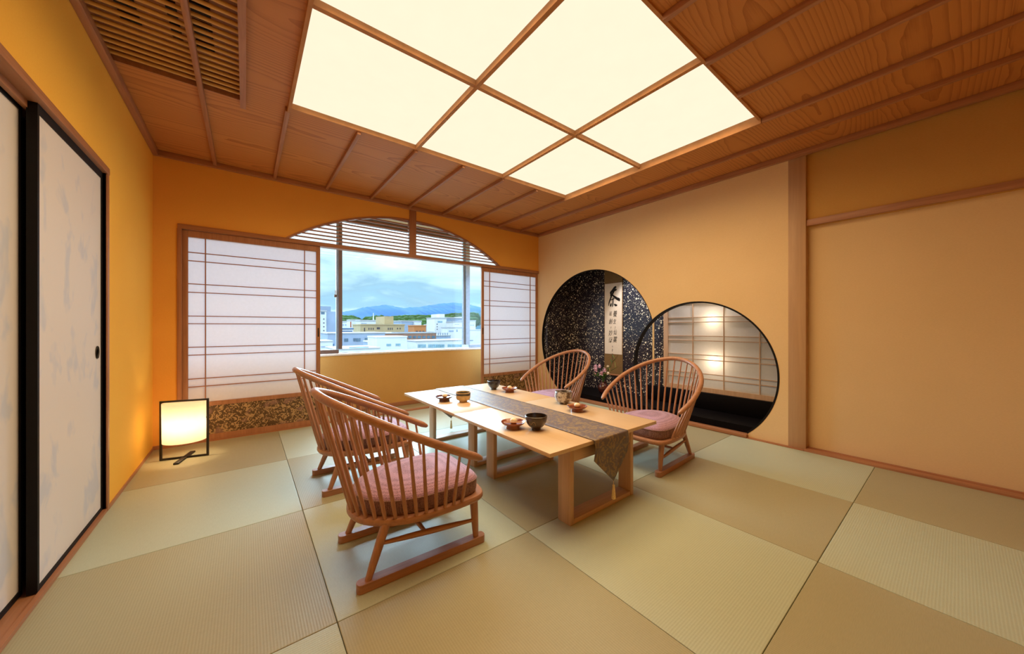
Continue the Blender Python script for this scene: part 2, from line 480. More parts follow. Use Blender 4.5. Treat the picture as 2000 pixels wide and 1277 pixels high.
# sliding track (sill) and lintel of the screens
b = MB(); b.box(-.45, 3.605, 3.995, 4.092, -.01, .004); b.box(-.45, 3.605, 4.002, 4.014, .004, .012)
trim(tn, b, M['wood_redx'], 'grooved wooden floor track under the paper screens'); tn += 1
b = MB(); b.box(-.455, 3.605, YB-.012, YB+.085, 1.828, ZL, bev=.003)
trim(tn, b, M['wood_redx'], 'horizontal wooden lintel above the paper screens'); tn += 1
b = MB(); b.box(-.458, -.428, YB-.012, YB+.085, 0, 1.828, bev=.003)
trim(tn, b, M['wood_redz'], 'slim upright jamb beside the wide paper screen near the lamp'); tn += 1
b = MB(); b.box(XL, -.458, YB-.010, YB, 0, .03)
struct(b.build('baseboard_back', M['wood_redx'], keep=True), 'short baseboard behind the floor lamp', 'baseboard')

# arched transom
tr = thing('arched_transom', 'arched fanlight of thin horizontal wooden slats over the open window', 'transom', (acx, YB+.02, ZL))
r = MB(); P = arch(60); Q = arch(60, -.018)
r.prism(P + Q[::-1], lambda a, b, d: (a, d, b), YB-.006, YB+.045); r.build('arch_rim', M['wood_redx'], tr)
for k in range(1, 11):
    z = ZL + .0385*k
    if z > acz + AR - .03: break
    hw = math.sqrt(max((AR-.012)**2 - (z-acz)**2, 0))
    s = MB(); s.box(acx-hw, acx+hw, YB+.012, YB+.030, z-.006, z+.006); s.build('slat', M['wood_redx'], tr)
s = MB(); s.box(1.539, 1.622, YB-.014, YB+.05, ZL-.004, ZC-.04, bev=.003); s.build('centre_post', M['wood_redz'], tr)

# the aluminium window
wn = thing('window_1', 'wide aluminium window looking out over the city', 'window', (1.5, 4.43, .69), kind='structure')
b = MB(); b.box(-.62, 3.64, YW-.012, 4.50, .672, .694, bev=.003); b.build('window_sill', M['white'], wn)
b = MB(); b.box(-.62, .853, 4.40, 4.44, .694, .738); b.build('bottom_rail', M['alu_dark'], wn)['label'] = 'brown bottom rail'
b = MB(); b.box(.89, 2.545, 4.43, 4.46, .694, .702); b.build('bottom_rail', M['alu'], wn)
b = MB(); b.box(2.61, 3.64, 4.40, 4.44, .694, .742); b.build('bottom_rail', M['alu'], wn)['label'] = 'pale blue grey bottom rail'
b = MB(); b.box(-.62, 3.64, 4.40, 4.47, 2.245, 2.335); b.build('head_rail', M['alu_dark'], wn)
b = MB(); b.box(.832, .853, 4.43, 4.46, .742, 2.245); m1 = b.build('mullion', M['alu'], wn)
b = MB(); b.box(.853, .890, 4.40, 4.45, .742, 2.245); b.build('mullion', M['alu_dark'], wn)['label'] = 'bronze coloured mullion'
b = MB(); b.box(.806, .828, 4.405, 4.42, 1.345, 1.375); b.box(.812, .820, 4.395, 4.41, 1.36, 1.425); b.box(.812, .834, 4.41, 4.435, 1.35, 1.37); b.build('latch', M['alu_dark'], m1)
b = MB(); b.box(2.512, 2.545, 4.43, 4.46, .742, 2.245); b.build('mullion', M['alu'], wn)
b = MB(); b.box(2.545, 2.610, 4.40, 4.45, .742, 2.245); b.build('mullion', M['alu'], wn)
for x0, x1 in ((-.62, .835), (.885, 2.52), (2.60, 3.64)):
    b = MB(); b.box(x0, x1, 4.444, 4.449, .70, 2.245); b.build('pane', M['glass'], wn)

# ------------------------------------------------ sliding paper screens
def screen(name, label, x0, x1, mv, group, pull_side, y=4.015):
    t = thing(name, label, 'paper screen', ((x0+x1)/2, y+.014, .004), group=group)
    D0, D1 = y, y+.028
    b = MB()
    b.box(x0, x0+.036, D0, D1, .012, 1.826, bev=.002); b.box(x1-.036, x1, D0, D1, .012, 1.826, bev=.002)
    b.box(x0+.036, x1-.036, D0, D1, .012, .058); b.box(x0+.036, x1-.036, D0, D1, .308, .345); b.box(x0+.036, x1-.036, D0, D1, 1.772, 1.826)
    b.build('frame', M['wood_redz'], t)
    b = MB(); b.poly([(x0+.036, y+.015, .345), (x1-.036, y+.015, .345), (x1-.036, y+.015, 1.772), (x0+.036, y+.015, 1.772)]); b.build('paper', M['paper'], t)
    b = MB(); b.box(x0+.036, x1-.036, y+.008, y+.02, .058, .308); b.build('brocade_panel', M['koshi'], t)
    b = MB()
    for x in mv: b.box(x-.004, x+.004, y+.002, y+.014, .345, 1.772)
    for z in (1.640, 1.568, 1.370, 1.298, 1.094, 1.028, .826, .758, .553, .484):
        b.box(x0+.036, x1-.036, y+.003, y+.014, z-.0035, z+.0035)
    b.build('lattice', M['wood_redz'], t)
    xp = x1-.018 if pull_side > 0 else x0+.018
    b = MB(); b.box(xp-.006, xp+.006, y-.0015, y+.002, .90, .99, bev=.001); b.build('finger_pull', M['blackm'], t)
    return t
screen('shoji_screen', 'wide paper screen behind the floor lamp with a gold brocade foot panel', -.428, .605, (-.281, .466), 'sliding paper screens at the window', 1)
screen('shoji_screen', 'paper screen in the corner beside the round openings, brocade foot panel behind the far chair', 2.572, 3.603, (2.706, 3.455), 'sliding paper screens at the window', -1)

# ------------------------------------------------ wall with the sliding doors
DY0, DY1, DZ = 1.36, 2.82, 1.835
w = MB()
poly = [(YF-.1, 0), (DY0, 0), (DY0, DZ), (DY1, DZ), (DY1, 0), (YB+.02, 0), (YB+.02, 2.82), (YF-.1, 2.82)]
w.prism(poly, lambda a, b, d: (d, a, b), XL-.10, XL)
struct(w.build('wall_left', M['wall_left'], keep=True, smooth=0), 'golden wall with an opening for sliding doors', 'wall')
b = MB(); b.box(XL-.1, XL+.008, DY0, DY1+.03, DZ-.004, DZ+.032, bev=.002); b.box(XL-.05, XL-.035, DY0, DY1, DZ-.03, DZ)
trim(tn, b, M['wood_red'], 'wooden lintel above the mottled sliding doors'); tn += 1
b = MB(); b.box(XL-.1, XL+.006, DY1, DY1+.03, 0, DZ, bev=.002); b.box(XL-.1, XL+.006, DY0-.03, DY0, 0, DZ, bev=.002)
trim(tn, b, M['wood_redz'], 'reddish upright jamb of the sliding doors'); tn += 1
b = MB(); b.box(XL-.1, XL+.004, DY0, DY1, -.01, .010); b.box(XL-.012, XL+.004, DY0, DY1, .010, .016)
trim(tn, b, M['wood_red'], 'pinkish wooden floor track of the sliding doors'); tn += 1
b = MB(); b.box(XL, XL+.006, DY1+.03, YB, 0, .022)
struct(b.build('baseboard_left', M['wood_red'], keep=True), 'thin baseboard between the sliding doors and the lamp corner', 'baseboard')
w = MB(); w.box(XL-.16, XL-.10, DY0-.1, DY1+.1, 0, 2.0)
struct(w.build('wall_closet', M['dark'], keep=True, smooth=0), 'dark space behind the sliding doors', 'wall')
def fusuma(n, y0, y1, x, label, pull):
    t = thing('door_%d' % n, label, 'sliding door', (x, (y0+y1)/2, .012), kind='structure')
    b = MB(); s = .015
    b.box(x-.026, x, y0, y0+s, .014, 1.832); b.box(x-.026, x, y1-s, y1, .014, 1.832)
    b.box(x-.026, x, y0+s, y1-s, .014, .034); b.box(x-.026, x, y0+s, y1-s, 1.796, 1.832)
    b.build('frame', M['rimblack'], t)
    b = MB(); b.box(x-.022, x-.004, y0+s, y1-s, .034, 1.796); b.build('panel', M['fusuma'], t)
    if pull:
        b = MB(); b.lathe([(.0, -.001), (.8, -.001), (.95, .004), (1.0, .002), (.95, 0)], (0, 0, 0), 24)
        bmesh.ops.transform(b.bm, matrix=Matrix(((0, 0, 1, x-.003), (.024, 0, 0, y1-.075), (0, .034, 0, .868), (0, 0, 0, 1))), verts=b.bm.verts[:])
        b.build('finger_pull', M['blackm'], t)
    return t
fusuma(1, 2.086, 2.818, -.612, 'black framed mottled sliding door with a dark oval finger pull', True)
fusuma(2, 1.362, 2.115, -.655, 'mottled sliding door half hidden behind the one with the oval pull', False)

# ------------------------------------------------ wall with the round openings
C1 = (2.991, .826, .929); C2 = (1.636, .558, .701); ZS = .032
def cpt(c, a): return (c[0]+c[2]*math.cos(a), c[1]+c[2]*math.sin(a))
def arc(c, a0, a1, n): return [cpt(c, a0+(a1-a0)*i/n) for i in range(n+1)]
s1 = math.asin((ZS-C1[1])/C1[2]); s2 = math.asin((ZS-C2[1])/C2[2])
dx, dz = C2[0]-C1[0], C2[1]-C1[1]; D = math.hypot(dx, dz)
aa = (C1[2]**2 - C2[2]**2 + D*D)/(2*D); hh = math.sqrt(C1[2]**2-aa*aa)
pm = (C1[0]+aa*dx/D, C1[1]+aa*dz/D)
I1 = (pm[0]+hh*dz/D, pm[1]-hh*dx/D); I2 = (pm[0]-hh*dz/D, pm[1]+hh*dx/D)
IU = I1 if I1[1] > I2[1] else I2
t1 = math.atan2(IU[1]-C1[1], IU[0]-C1[0]); t2 = math.atan2(IU[1]-C2[1], IU[0]-C2[0])
op = arc(C1, s1, t1, 90) + arc(C2, t2, PI-s2, 80)[1:]
w = MB()
poly = [(YB+.03, 0), (YB+.03, ZC+.02), (.80, ZC+.02), (.80, 0), (op[-1][0], 0)] + op[::-1] + [(op[0][0], 0)]
w.prism(poly, lambda a, b, d: (d, a, b), XR, XR+.04)
struct(w.build('wall_right', M['wall_pale'], keep=True, smooth=0), 'golden wall pierced by two overlapping round openings', 'wall')
def rim(name, label, c, a0, a1, dr, dep, n=90):
    P = arc((c[0], c[1], c[2]), a0, a1, n); Q = arc((c[0], c[1], c[2]-dr), a0, a1, n)
    b = MB(); b.prism(P + Q[::-1], lambda a, z, d: (d, a, z), XR-.002, XR+dep)
    return tag(b.build(name, M['rimblack']), label, 'opening rim')
rim('round_opening_rim', 'thin black rim of the larger round opening in front of the scroll', C1, s1, t1, .006, .05)
rim('round_opening_rim', 'black hoop of the smaller round opening, crossing in front of the flecked wall', C2, s2, PI-s2, .015, .055)
# alcove behind
AX, AF = 4.12, .092
w = MB(); w.box(XR+.04, AX+.05, .80, 3.95, -.05, AF); w.box(XR+.026, XR+.04, op[-1][0]-.1, op[0][0]+.1, .03, AF)
struct(w.build('floor_alcove', M['lacquer_floor'], keep=True, smooth=0), 'glossy black lacquered alcove floor', 'floor')
w = MB(); w.box(AX, AX+.05, 2.2, 3.95, AF, 2.02); w.box(XR+.04, AX, 3.84, 3.95, AF, 2.02)
struct(w.build('wall_alcove', M['fleck'], keep=True, smooth=0), 'black alcove wall scattered with pale gold flecks', 'wall')
w = MB(); w.box(XR+.10, 4.5, .80, .86, AF, 2.1); w.box(XR+.04, 4.5, .80, 3.95, 2.02, 2.1); w.box(4.44, 4.5, .80, 2.3, 0, 2.1)
w.box(AX+.01, 4.5, 2.2, 2.26, 0, 2.1)
struct(w.build('wall_alcove_lining', M['blackm'], keep=True, smooth=0), 'dark side and top linings of the alcove', 'wall')
b = MB(); b.box(XR-.045, XR+.027, op[-1][0]-.004, op[0][0]+.004, 0, .031, bev=.003)
trim(tn, b, M['wood_red'], 'wooden sill along the foot of both round openings'); tn += 1
b = MB(); b.box(XR-.045, XR, op[0][0]+.006, YB, 0, .012); b.box(XR-.045, XR, .768, op[-1][0]-.006, -.002, .004)
struct(b.build('baseboard_right', M['wood_red'], keep=True), 'thin floor strip along the wall with the round openings', 'baseboard')
b = MB(); b.box(XR-.045, XR+.08, YF, .765, -.01, .012); b.box(XR+.03, XR+.042, YF, .765, .012, .022)
trim(tn, b, M['wood_red'], 'reddish floor track along the plain pale panel'); tn += 1

# low black cabinet in the alcove with a paper screen above it
b = MB(); b.box(4.015, 4.115, .87, 2.415, AF, .272, bev=.003)
tag(b.build('alcove_cabinet', M['lacquer_floor']), 'low black lacquered shelf box in the alcove below the lit paper screen', 'cabinet')
t = thing('alcove_screen', 'lamp lit paper lattice screen standing on the black alcove box', 'paper screen', (4.07, 1.5, .272))
b = MB(); b.box(4.055, 4.09, 2.16, 2.215, .272, 1.95); b.box(4.058, 4.085, .87, 2.16, .272, .322); b.box(4.058, 4.085, .87, 2.16, 1.275, 1.31); b.build('frame', M['wood_tablez'], t)
b = MB(); b.poly([(4.071, .87, .322), (4.071, 2.16, .322), (4.071, 2.16, 1.275), (4.071, .87, 1.275)]); b.build('paper', M['paper2'], t)
b = MB(); b.poly([(4.071, .87, 1.31), (4.071, 2.16, 1.31), (4.071, 2.16, 1.95), (4.071, .87, 1.95)]); b.build('upper_paper', M['paper2'], t)
b = MB()
for y in (1.868, 1.543, 1.215, .905): b.box(4.060, 4.070, y-.005, y+.005, .322, 1.95)
for z in (1.110, 1.055, .897, .845, .686, .632, .475, .42): b.box(4.061, 4.070, .87, 2.16, z-.004, z+.004)
b.build('lattice', M['wood_tablez'], t)
b = MB(); b.tube([(4.035, 2.335, .272), (4.035, 2.335, .9), (4.035, 2.335, 2.02)], .012, 14)
for z in (.52, .80, 1.08, 1.36, 1.64): b.tube([(4.035, 2.335, z-.004), (4.035, 2.335, z), (4.035, 2.335, z+.004)], [.012, .0142, .012], 14)
tag(b.build('bamboo_post', M['bambooz']), 'slender pale bamboo post between the flecked wall and the lit screen', 'post')

# pillar and recessed panel at the near end of that wall
b = MB(); b.box(XR-.004, XR+.10, .760, .876, 0, ZC, bev=.003)
struct(b.build('pillar', M['wood_post'], keep=True), 'square planed wooden pillar between the round openings and the plain panel', 'pillar')
w = MB(); w.box(XR+.03, XR+.10, YF-.1, .77, 1.82, ZC+.02)
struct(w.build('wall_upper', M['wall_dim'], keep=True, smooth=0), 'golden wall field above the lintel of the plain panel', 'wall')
b = MB(); b.box(XR+.008, XR+.10, YF, .76, 1.822, 1.872, bev=.003)
trim(tn, b, M['wood_red'], 'wooden lintel above the plain pale panel beside the pillar'); tn += 1
w = MB(); w.box(XR+.06, XR+.10, YF-.1, .775, 0, 1.83)
struct(w.build('wall_panel', M['wall_panel'], keep=True, smooth=0), 'plain pale gold panel recessed below the lintel beside the pillar', 'wall')
w = MB(); w.box(-.8, 3.8, YF-.1, YF, 0, 2.82)
struct(w.build('wall_front', M['wall'], keep=True, smooth=0), 'golden wall behind the viewer', 'wall')

# ------------------------------------------------ luminous ceiling panel
L = thing('ceiling_light', 'large glowing paper ceiling panel divided by thin wooden bars', 'ceiling light', ((LX0+LX1)/2, (LY0+LY1)/2, ZC))
b = MB(); e = .012; zt = ZC+.030
b.box(LX0-e, LX0+.006, LY0-e, LY1+e, ZC-.038, zt); b.box(LX1-.006, LX1+e, LY0-e, LY1+e, ZC-.038, zt)
b.box(LX0+.006, LX1-.006, LY1-.004, LY1+e, ZC-.012, zt); b.box(LX0+.006, LX1-.006, LY0-e, LY0+.004, ZC-.012, zt)
b.build('frame', M['bar'], L)
lx = [LX0+.006, 1.090, 1.953, LX1-.006]; ly = [LY0+.004, 1.760, LY1-.004]
for x in lx[1:3]:
    b = MB(); b.box(x-.012, x+.012, ly[0], ly[2], ZC-.012, zt); b.build('grid_bar', M['bar'], L)
for y in ly[1:2]:
    b = MB(); b.box(lx[0], lx[3], y-.012, y+.012, ZC-.010, zt-.001); b.build('grid_bar', M['bar'], L)
for i in range(3):
    for j in range(2):
        b = MB(); b.box(lx[i]+(0 if i == 0 else .012), lx[i+1]-(0 if i == 2 else .012), ly[j]+(0 if j == 0 else .012), ly[j+1]-(0 if j == 1 else .012), zt-.006, zt-.001); b.build('light_panel', M['glow'], L)
        al = bpy.data.lights.new('panel_fill_lamp', 'AREA'); al.shape = 'RECTANGLE'; al.size = lx[i+1]-lx[i]-.12; al.size_y = ly[j+1]-ly[j]-.12
        al.energy = 9.2; al.spread = math.radians(165); al.color = (1.0, .66, .31)  # added unseen area lamps, lighting the room beyond the panel's own glow
        ao = bpy.data.objects.new('panel_fill_lamp', al); COL.objects.link(ao); ao.location = ((lx[i]+lx[i+1])/2, (ly[j]+ly[j+1])/2, zt-.008)

# ------------------------------------------------ bamboo slatted vent
V = thing('ceiling_vent', 'ceiling vent screened by golden bamboo slats with dark grilles above', 'vent', ((VX0+VX1)/2, (VY0+VY1)/2, ZC))
b = MB(); b.box(VX1, VX1+.030, VY0, VY1+.03, ZC-.036, ZC+.12); b.box(VX0, VX1, VY1-.006, VY1, ZC-.004, ZC+.12); b.box(VX0, VX1, VY0, VY0+.02, ZC-.004, ZC+.12); b.box(VX0-.01, VX0, VY0, VY1, ZC, ZC+.12)
b.build('frame', M['wood_red'], V)
b = MB(); b.box(VX0-.01, VX1+.03, VY0, VY1, ZC+.12, ZC+.135); b.build('back_board', M['wood_redx'], V)
y = VY1-.055; k = 0
while y > VY0+.04:
    b = MB(); P = []; R = []
    for i in range(25):
        xx = VX0 + (VX1-VX0)*i/24
        P.append((xx, y, ZC+.012)); R.append(.0095*(1.10 if (i+k*5) % 9 == 4 else 1.0))
    b.tube(P, R, 10); b.build('bamboo_slat', M['bamboo'], V)
    y -= .051; k += 1
for (x0, x1, yy0, yy1) in ((-.50, -.425, 2.0, 2.60), (-.31, -.270, 1.9, 2.60), (-.215, -.14, 1.8, 2.60)):
    b = MB(); yy = yy0
    while yy < yy1:
        b.box(x0, x1, yy, yy+.022, ZC+.112, ZC+.120); yy += .04
    b.build('grille', M['dark'], V)

# ================================================================== FURNITURE
# tables ------------------------------------------------------------
def make_table():
    t = thing('low_table', '', 'table', (1.555, 1.60, 0))
    x0, x1, y0, y1, H = 1.10, 2.01, 1.142, 2.058, .42
    b = MB(); b.box(x0, x1, y0, y1, H-.020, H, bev=.0025); b.build('table_top', M['wood_table'], t)
    fx0, fx1 = 1.286, 1.834
    for (a, c) in ((1.190, 1.275), (1.865, 1.950)):
        for x in (fx0, fx1-.028):
            b = MB(); b.box(x, x+.028, a, c, 0, H-.020, bev=.002); b.build('leg', M['wood_tablez'], t)
        b = MB(); b.box(fx0+.028, fx1-.028, a+.002, c-.002, 0, .026, bev=.002); b.build('floor_bar', M['wood_tablex'], t)
        b = MB(); b.box(fx0+.028, fx1-.028, a+.004, a+.026, H-.105, H-.020, bev=.002); b.build('apron', M['wood_tablex'], t)
    return t
ta = make_table()
tag(ta, 'light oak low table nearer the viewer, with the runner end and tassel hanging in view', 'table', 'low tables')
tb = copy_tree(ta); tb.location = (1.555, 2.518, 0)
tag(tb, 'light oak low table standing closer to the window', 'table', 'low tables')

# runner -------------------------------------------------------------
R = thing('table_runner', 'bronze and violet brocade table runner with pointed tasselled ends', 'table runner', (1.545, 2.06, .42))
def runner_mesh():
    b = MB(); x0, x1, xc = 1.400, 1.690, 1.547
    Y0, Y1 = 1.138, 2.980; zt = .4222
    prof = []
    def hang(yedge, sgn, zc, ztip):
        pr = []
        for a in (0, 30, 60, 90):
            r = .006; pr.append((yedge + sgn*r*math.sin(math.radians(a)), zt - r*(1-math.cos(math.radians(a)))))
        n = 5
        for i in range(1, n+1): pr.append((yedge + sgn*(.006+.004*math.sin(i)), zt-.006-(zt-.006-zc)*i/n))
        return pr
    near = hang(Y0-.002, -1, .318, .178); far = hang(Y1+.004, 1, .262, .12)
    line = near[::-1] + [(Y0+(Y1-Y0)*i/24, zt) for i in range(1, 24)] + far
    nx = 8; rows = []
    for (y, z) in line:
        rows.append([b.bm.verts.new((x0+(x1-x0)*i/nx, y + (.0035*math.sin(i*1.7+z*30) if z < zt-.02 else 0), z)) for i in range(nx+1)])
    for a, c in zip(rows[:-1], rows[1:]):
        for i in range(nx): b.bm.faces.new((a[i], a[i+1], c[i+1], c[i]))
    for row, tip in ((rows[0], (xc+.008, Y0-.010, .178)), (rows[-1], (xc+.02, Y1+.014, .118))):
        mid = [b.bm.verts.new((v.co.x*.45+tip[0]*.55, v.co.y*.5+tip[1]*.5+.003*math.sin(i*2), v.co.z*.45+tip[2]*.55)) for i, v in enumerate(row)]
        for i in range(nx): b.bm.faces.new((row[i], row[i+1], mid[i+1], mid[i]))
        tv = b.bm.verts.new(tip)
        for i in range(nx): b.bm.faces.new((mid[i], mid[i+1], tv))
    o = b.build('cloth', M['runner'], R, smooth=60)
    s = o.modifiers.new('thickness', 'SOLIDIFY'); s.thickness = .002; s.offset = 1
    return o
runner_mesh()
M['tassel'] = plain('ivory_gold_tassel', (.72, .55, .27), .6, var=.2, scale=200)
for (x, y, zt) in ((1.556, 1.128, .178), (1.567, 2.993, .118)):
    b = MB(); b.tube([(x, y, zt+.004), (x, y, zt-.022)], .0016, 6)
    b.lathe([(0, 0), (.0055, -.002), (.007, -.007), (.0055, -.013), (.0065, -.016), (.0085, -.035), (.0115, -.076), (.010, -.078), (0, -.077)], (x, y, zt-.018), 14)
    b.build('tassel', M['tassel'], R)

# chairs -------------------------------------------------------------
def make_chair():
    t = thing('spindle_back_chair', '', 'chair', (0, 0, 0), local=True)
    half = [(.290, 0), (.290, .10), (.283, .162), (.256, .210), (.19, .230), (.05, .235), (-.08, .220), (-.178, .176), (-.250, .102)]
    plan = [Vector((x, -y, 0)) for x, y in half] + [Vector((-.276, 0, 0))] + [Vector((x, y, 0)) for x, y in half[1:][::-1]]
    ring = catmull(plan, 5, True)
    cen = Vector((.01, 0, 0))
    def level(bm, s, z):
        return [bm.verts.new((cen.x+(p.x-cen.x)*s, (p.y)*s, z)) for p in ring]
    def loft(levels, side=0):
        b = MB(); L = [level(b.bm, s, z) for s, z in levels]
        n = len(ring)
        for j, (a, c) in enumerate(zip(L[:-1], L[1:])):
            for i in range(n): b.bm.faces.new((a[i], a[(i+1) % n], c[(i+1) % n], c[i])).material_index = 1 if j < side else 0
        b.bm.faces.new(L[0][::-1]); b.bm.faces.new(L[-1])
        return b
    Z0, Z1 = .206, .236
    loft([(.955, Z0), (.985, Z0+.003), (1.0, Z0+.010), (1.0, Z1-.008), (.988, Z1-.002), (.96, Z1)]).build('seat_board', M['wood_chair'], t)
    c = Z1
    cu = loft([(.87, c), (.895, c+.006), (.908, c+.02), (.910, c+.05), (.905, c+.062), (.888, c+.072), (.84, c+.081), (.70, c+.095), (.5, c+.104), (.3, c+.109), (.1, c+.111)], 4).build('seat_cushion', [M['cushion'], M['cushion_side']], t, smooth=70)
    b = MB(); b.tube([(cen.x+(p.x-cen.x)*.907, p.y*.907, c+.062) for p in ring], .0032, 6, closed=True); b.build('piping', M['cushion_side'], cu)
    hp = [(.197, .300), (.10, .322), (0, .326), (-.12, .310), (-.235, .258), (-.325, .180), (-.378, .092)]
    H = [Vector((x, -y, .435+(.197-x)*.508)) for x, y in hp] + [Vector((-.394, 0, .738))] + [Vector((x, y, .435+(.197-x)*.508)) for x, y in hp[::-1]]
    hoop = resample(catmull(H, 8), 72)
    b = MB(); rr = [.0165]*len(hoop); rr[0] = rr[-1] = .010; rr[1] = rr[-2] = .0155
    e0 = hoop[0] + (hoop[0]-hoop[1]).normalized()*.006; e1 = hoop[-1] + (hoop[-1]-hoop[-2]).normalized()*.006
    b.tube([e0]+hoop+[e1], [.004]+rr+[.004], 12); b.build('bent_rail', M['wood_chair'], t, smooth=60)
    # spindles from the board's edge up to the rail
    base = [Vector((cen.x+(p.x-cen.x)*.945, p.y*.945, Z1-.012)) for p in catmull([q for q in plan[4:-3]], 6)]
    base = [p for p in base if p.x < .150]
    N = 27
    B = resample(base, N); T = resample(hoop[3:-3], N)
    for a, d in zip(B, T):
        b = MB(); P = [a.lerp(d, k/6) for k in range(7)]
        b.tube(P, [.0072, .0082, .0080, .0073, .0066, .0058, .0052], 8); b.build('spindle', M['wood_chairz'], t, smooth=60)
    for s in (-1, 1):
        b = MB(); y = .187*s; hw = .0215; n = 8; pl = []
        for i in range(n+1):
            a = -PI/2 + PI*i/n; pl.append((.262+.018*math.cos(a), y+hw*math.sin(a)))
        for i in range(n+1):
            a = PI/2 + PI*i/n; pl.append((-.262+.018*math.cos(a), y+hw*math.sin(a)))
        b.prism(pl, lambda p, q, d: (p, q, d), 0, .034); b.build('floor_rail', M['wood_chair'], t, bevel=.004)
        for (bx, by, tx, ty) in ((.236, .187, .222, .192), (-.238, .187, -.165, .165)):
            b = MB(); p0 = Vector((bx, by*s, .030)); p1 = Vector((tx, ty*s, Z0+.006))
            b.tube([p0.lerp(p1, k/5) for k in range(6)], [.0125, .0145, .016, .0172, .018, .018], 12); b.build('leg', M['wood_chairz'], t, smooth=60)
        f0 = Vector((-.238, .187*s, .03)).lerp(Vector((-.165, .165*s, Z0)), .66); f1 = Vector((.236, .187*s, .03)).lerp(Vector((.222, .192*s, Z0)), .46)
        b = MB(); b.tube([f0.lerp(f1, k/8) for k in range(9)], [.007, .009, .011, .012, .0125, .012, .011, .009, .007], 10); b.build('stretcher', M['wood_chair'], t, smooth=60)
    b = MB(); f0 = Vector((0, -.182, .124)); f1 = Vector((0, .182, .124)); b.tube([f0.lerp(f1, k/6) for k in range(7)], [.007, .0095, .011, .0115, .011, .0095, .007], 10)
    b.build('cross_stretcher', M['wood_chairz'], t, smooth=60)
    return t
spots = [(.612, 1.562, -1.5, 'spindle back chair nearest the viewer, mauve cushion, its back to the sliding doors'),
         (.633, 2.478, 0.0, 'spindle back chair just behind the nearest one, on the sliding door side of the table'),
         (2.436, 1.428, 182.5, 'spindle back chair in front of the smaller round opening'),
         (2.520, 2.545, 183.5, 'spindle back chair in the window corner, in front of the larger round opening')]
ch0 = make_chair()
for i, (x, y, a, lb) in enumerate(spots):
    o = ch0 if i == 0 else copy_tree(ch0)
    o.location = (x, y, 0); o.rotation_euler.z = math.radians(a); tag(o, lb, 'chair', 'spindle back floor chairs')

# floor lamp ----------------------------------------------------------
lp = thing('floor_lamp', 'glowing white drum lamp in a black square frame in the corner', 'lamp', (-.370, 3.607, 0), math.radians(-14.2), local=True)
b = MB(); w = .138; s = .0065; h = .445
b.box(-w-s, -w+s, -s, s, .002, h); b.box(w-s, w+s, -s, s, .002, h); b.box(-w+s, w-s, -s, s, h-2*s, h); b.box(-w+s, w-s, -s, s, .002, .002+2*s)
b.build('frame', M['blackm'], lp)
b = MB(); b.box(-.016, .016, -.138, .138, 0, .012, bev=.002); b.build('foot_bar', M['blackm'], lp)
b = MB(); pr = [(.1275, .135), (.1285, .28), (.1295, .425), (.1285, .4252), (.1265, .135)]
b.lathe([(.1265, .135), (.128, .28), (.1295, .428)], (0, 0, 0), 56, 1.0, .86); b.build('lamp_shade', M['shade'], lp, smooth=60)
b = MB(); b.beam((-w, 0, .30), (w, 0, .30), .006, .006); b.build('cross_bar', M['blackm'], lp)
M['bulb'] = emit('warm_bulb', (1.0, .72, .36), 5.0)
b = MB(); b.blob((0, 0, .335), .022, 2, (1, 1, 1.2)); b.build('bulb', M['bulb'], lp)
pl = bpy.data.lights.new('lamp_light', 'POINT'); pl.energy = 2.9; pl.color = (1.0, .70, .38); pl.shadow_soft_size = .03
po = bpy.data.objects.new('lamp_light', pl); COL.objects.link(po); po.parent = lp; po.location = (0, 0, .27)

# ================================================================== TABLEWARE
TH = .42
def bowl_mat(name, lo, hi, rimc=None, zr=0.0, sc=18, rough=.3, th=.5, soft=.12):
    k = NT(name); n = k.noise(k.coord(), sc, 4, .6, .8)
    c = k.ramp(n, [(th-soft, lo), (th+soft, hi)])
    if rimc:
        tc = k.n('TexCoord'); sp = k.n('SeparateXYZ'); k.set(sp, 0, tc.outputs['Object'])
        wob = k.math('ADD', sp.outputs[2], k.math('MULTIPLY', n, .012))
        band = k.math('MULTIPLY', k.math('GREATER_THAN', wob, zr), k.math('LESS_THAN', wob, zr+.016))
        c = k.mix(band, c, rimc)
    return k.pbr(c, rough, 0, .5, coat=.5)
M['bowl_ochre'] = bowl_mat('ochre_glaze', (.48, .34, .15), (.66, .50, .26), (.05, .04, .025), .058)
M['bowl_black'] = bowl_mat('black_glaze', (.012, .011, .012), (.035, .03, .03))
M['bowl_brown'] = bowl_mat('dark_brown_glaze', (.022, .015, .010), (.055, .036, .024))
M['bowl_mottle'] = bowl_mat('grey_white_brown_glaze', (.10, .07, .055), (.52, .48, .44), None, 0, 34, .3, .5, .07)
M['tea'] = plain('bowl_interior_tan', (.20, .14, .07), .4)
def lathe_thing(name, label, cat, group, x, y, prof, mat, z=TH, seg=40, **k):
    t = thing(name, label, cat, (x, y, z+.0005), group=group, local=True)
    b = MB(); b.lathe(prof, (0, 0, 0), seg, **k); b.build('body', mat, t, smooth=50)
    return t
def bowl_prof(R, H, foot, lip=.004, belly=.55, pw=2.2):
    out = [(0, .004), (foot*.8, .004), (foot*.85, 0), (foot, 0), (foot, .009), (foot*1.04, .012)]
    n = 12
    for i in range(n+1):
        u = i/n; out.append((foot*1.05 + (R-foot*1.05)*(1-(1-u)**pw)**(1/pw*1.6), .013 + (H-.013)*u))
    inn = [(r-lip, z+.002) for r, z in out[:5:-1]]
    out += [(R-.001, H+.001)] + [(max(r, 0), max(z, .017)) for r, z in inn] + [(0, .017)]
    return out
grp = 'tea bowls on the table'
